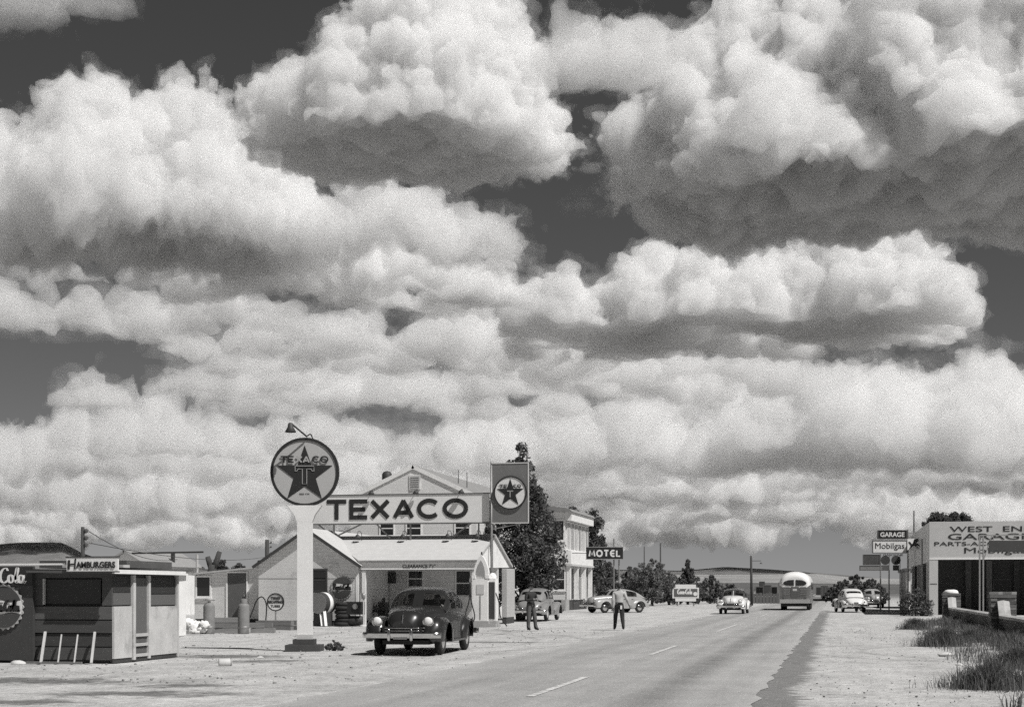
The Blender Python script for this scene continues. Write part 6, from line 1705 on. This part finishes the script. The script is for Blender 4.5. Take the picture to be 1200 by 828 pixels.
# upright spiky weeds: blades
def blades(n, place_fn, hmin, hmax, m, seed, w=.012, bend=.5):
    r = random.Random(seed); vs = []; fs = []
    for _ in range(n):
        q = place_fn(r)
        if q is None: continue
        x, y, s = q
        h = r.uniform(hmin, hmax) * s; a = r.random() * 6.283; b = r.uniform(0, bend) * h; c = r.random() * 6.283
        dx, dy = math.cos(a) * w * s, math.sin(a) * w * s; bx_, by_ = math.cos(c) * b, math.sin(c) * b; o = len(vs)
        vs += [(x - dx, y - dy, -.02), (x + dx, y + dy, -.02), (x + bx_ * .35 + dx * .7, y + by_ * .35 + dy * .7, h * .6), (x + bx_ * .35 - dx * .7, y + by_ * .35 - dy * .7, h * .6), (x + bx_, y + by_, h)]
        fs += [(o, o + 1, o + 2, o + 3), (o + 3, o + 2, o + 4)]
    me = bpy.data.meshes.new('grass'); me.from_pydata(vs, [], fs); me.update(); me.materials.append(m)
    return me
def edge_x(y): return float(np.interp(y, [10, 19, 24, 30, 38, 48, 60, 75], [1.5, 1.9, 2.15, 2.2, 2.55, 2.45, 2.9, 3.2])) + .35 * (lat(y * .8, 3.3) - .5) * 2
def verge(r):
    y = 14 + 66 * r.random() ** 1.6; x = r.uniform(1.6, 7.5); e = edge_x(y)
    if x < e: return None
    dn = lat(x * .9 + 50, y * .9, 1.0) + .25 * lat(x * 3, y * 3, 4.0)
    if r.random() > smooth01(.48, .78, dn) * min(1, (x - e) / .5 + .12): return None
    return x, y, .5 + smooth01(.45, .8, dn)
def verge_dry(r):
    y = 12 + 70 * r.random() ** 1.5; x = r.uniform(1.3, 7.5); e = edge_x(y) - .15
    if x < e or r.random() > min(1, (x - e) / .8 + .08) * .8: return None
    return x, y, .8
o = inst('grass', blades(34000, verge, .06, .20, F_GD, 5, .007, .8)); tag(o, 'dark tangled weeds and grass on the right verge', 'grass', kind='stuff')
o = inst('grass', blades(36000, verge_dry, .04, .15, F_G, 6, .006, .8)); tag(o, 'short dry grass thinly covering the right verge', 'grass', kind='stuff')
def wall_foot(r):
    y = 31 + 46 * r.random() ** 1.3; x = 5.25 - abs(r.gauss(0, .45)); dn = lat(x * 1.3, y * .8, 6.0)
    if r.random() > smooth01(.30, .62, dn): return None
    return x, y, .6 + .9 * dn
o = inst('grass', blades(18000, wall_foot, .14, .36, F_GD, 15, .010, .7)); tag(o, 'tall rank weeds along the foot of the low wall', 'weeds', kind='stuff')
for i, (px, py, w, h, lab) in enumerate(((1104, 757, .75, .55, 'spreading dark weed clump at the gravel edge, middle of the verge'), (1072, 737, .6, .45, 'low dark weed clump at the gravel edge nearest the garage'), (1160, 806, .75, .42, 'large dark weed clump in the lower right corner'), (1135, 752, .5, .4, 'dark weed clump below the nearer brick pillar'), (1192, 782, .6, .45, 'dark weed clump at the right picture edge below the low wall'))):
    x, y = at(px, dep(py)); r = random.Random(i)
    t = thing('weed_clump', lab, 'weeds', (x, y, 0), 0, 'weed clumps on the right verge')
    me = blades(2200, lambda q: (lambda a, s: (w * s * math.cos(a), w * s * math.sin(a), max(.35, 1.15 - .45 * s)))(q.random() * 6.283, abs(q.gauss(0, .55))), h * .4, h, F_GD, 60 + i, .009, .8)
    inst('blades', me, t)
# gravel and stones
stone_me = [blob_mesh(1.0, 3.7 * i, .65, 5, 7, .3) for i in range(4)]; peb_me = [blob_mesh(1.0, 5.3 * i, .6, 3, 5, .35) for i in range(4)]
def pebbles(n, fn, smin, smax, m, seed, name, label):
    r = random.Random(seed); mb = MB()
    for _ in range(n):
        x, y = fn(r); s = smin + (smax - smin) * r.random() ** 3; b = r.choice(peb_me); a = r.random() * 6.28; ca, sa = math.cos(a) * s, math.sin(a) * s
        mb.add([(x + p[0] * ca - p[1] * sa, y + p[0] * sa + p[1] * ca, p[2] * s + s * .2) for p in b.v], b.f)
    me = bpy.data.meshes.new(name); me.from_pydata(mb.v, [], mb.f); me.update(); me.materials.append(m)
    o = inst(name, me); tag(o, label, 'stones', kind='stuff'); return o
pebbles(700, lambda r: (r.uniform(-.4, 2.6), 14 + 50 * r.random() ** 1.5), .005, .026, mat('dark_pebble', .13, .9, .3, 9), 1, 'gravel', 'dark pebbles scattered on the right shoulder')
pebbles(900, lambda r: (r.uniform(-.4, 3.0), 14 + 50 * r.random() ** 1.5), .005, .022, mat('pale_pebble', .45, .9, .2, 9), 2, 'gravel', 'pale pebbles scattered on the right shoulder')
pebbles(2200, lambda r: (r.uniform(-24, -8), 24 + 40 * r.random() ** 1.5), .006, .036, mat('yard_pebble', .24, .9, .3, 9), 3, 'gravel', 'small stones scattered over the left yard')
rs = random.Random(12)
for i, (px, py, s, lab) in enumerate(((1133, 748, .28, 'pale broken stone slab lying among the weeds below the pillar'), (1122, 743, .2, 'small pale rock left of the broken slab'), (1108, 768, .2, 'flat pale stone at the foot of the spreading weed clump'), (1124, 779, .1, 'small round pale stone on the verge below the flat stone'), (1180, 774, .16, 'pale stone near the right picture edge'), (1160, 787, .18, 'pale rock among sparse grass above the corner weed clump'), (1055, 735, .22, 'low pale stone where the verge grass begins'), (1148, 742, .18, 'pale stone beside the pillar foot'), (330, 722, .2, 'pale rock beside the slanting timbers'), (22, 777, .17, 'flat pale stone under the soda billboard'), (152, 772, .16, 'flat doorstep stone before the screen door'), (305, 770, .08, 'small dark stone in the yard right of the tin'))):
    x, y = at(px, dep(py)); b = MB(); b.v = [(p[0] * s, p[1] * s * .8, p[2] * s * .5 + s * .1) for p in stone_me[i % 4].v]; b.f = stone_me[i % 4].f
    tag(b.build('rock', mat('pale_rock', .55, .9, .2, 5, .02, 12), loc=(x, y, 0), rz=rs.random() * 6, smooth=50), lab, 'rock', 'loose rocks')
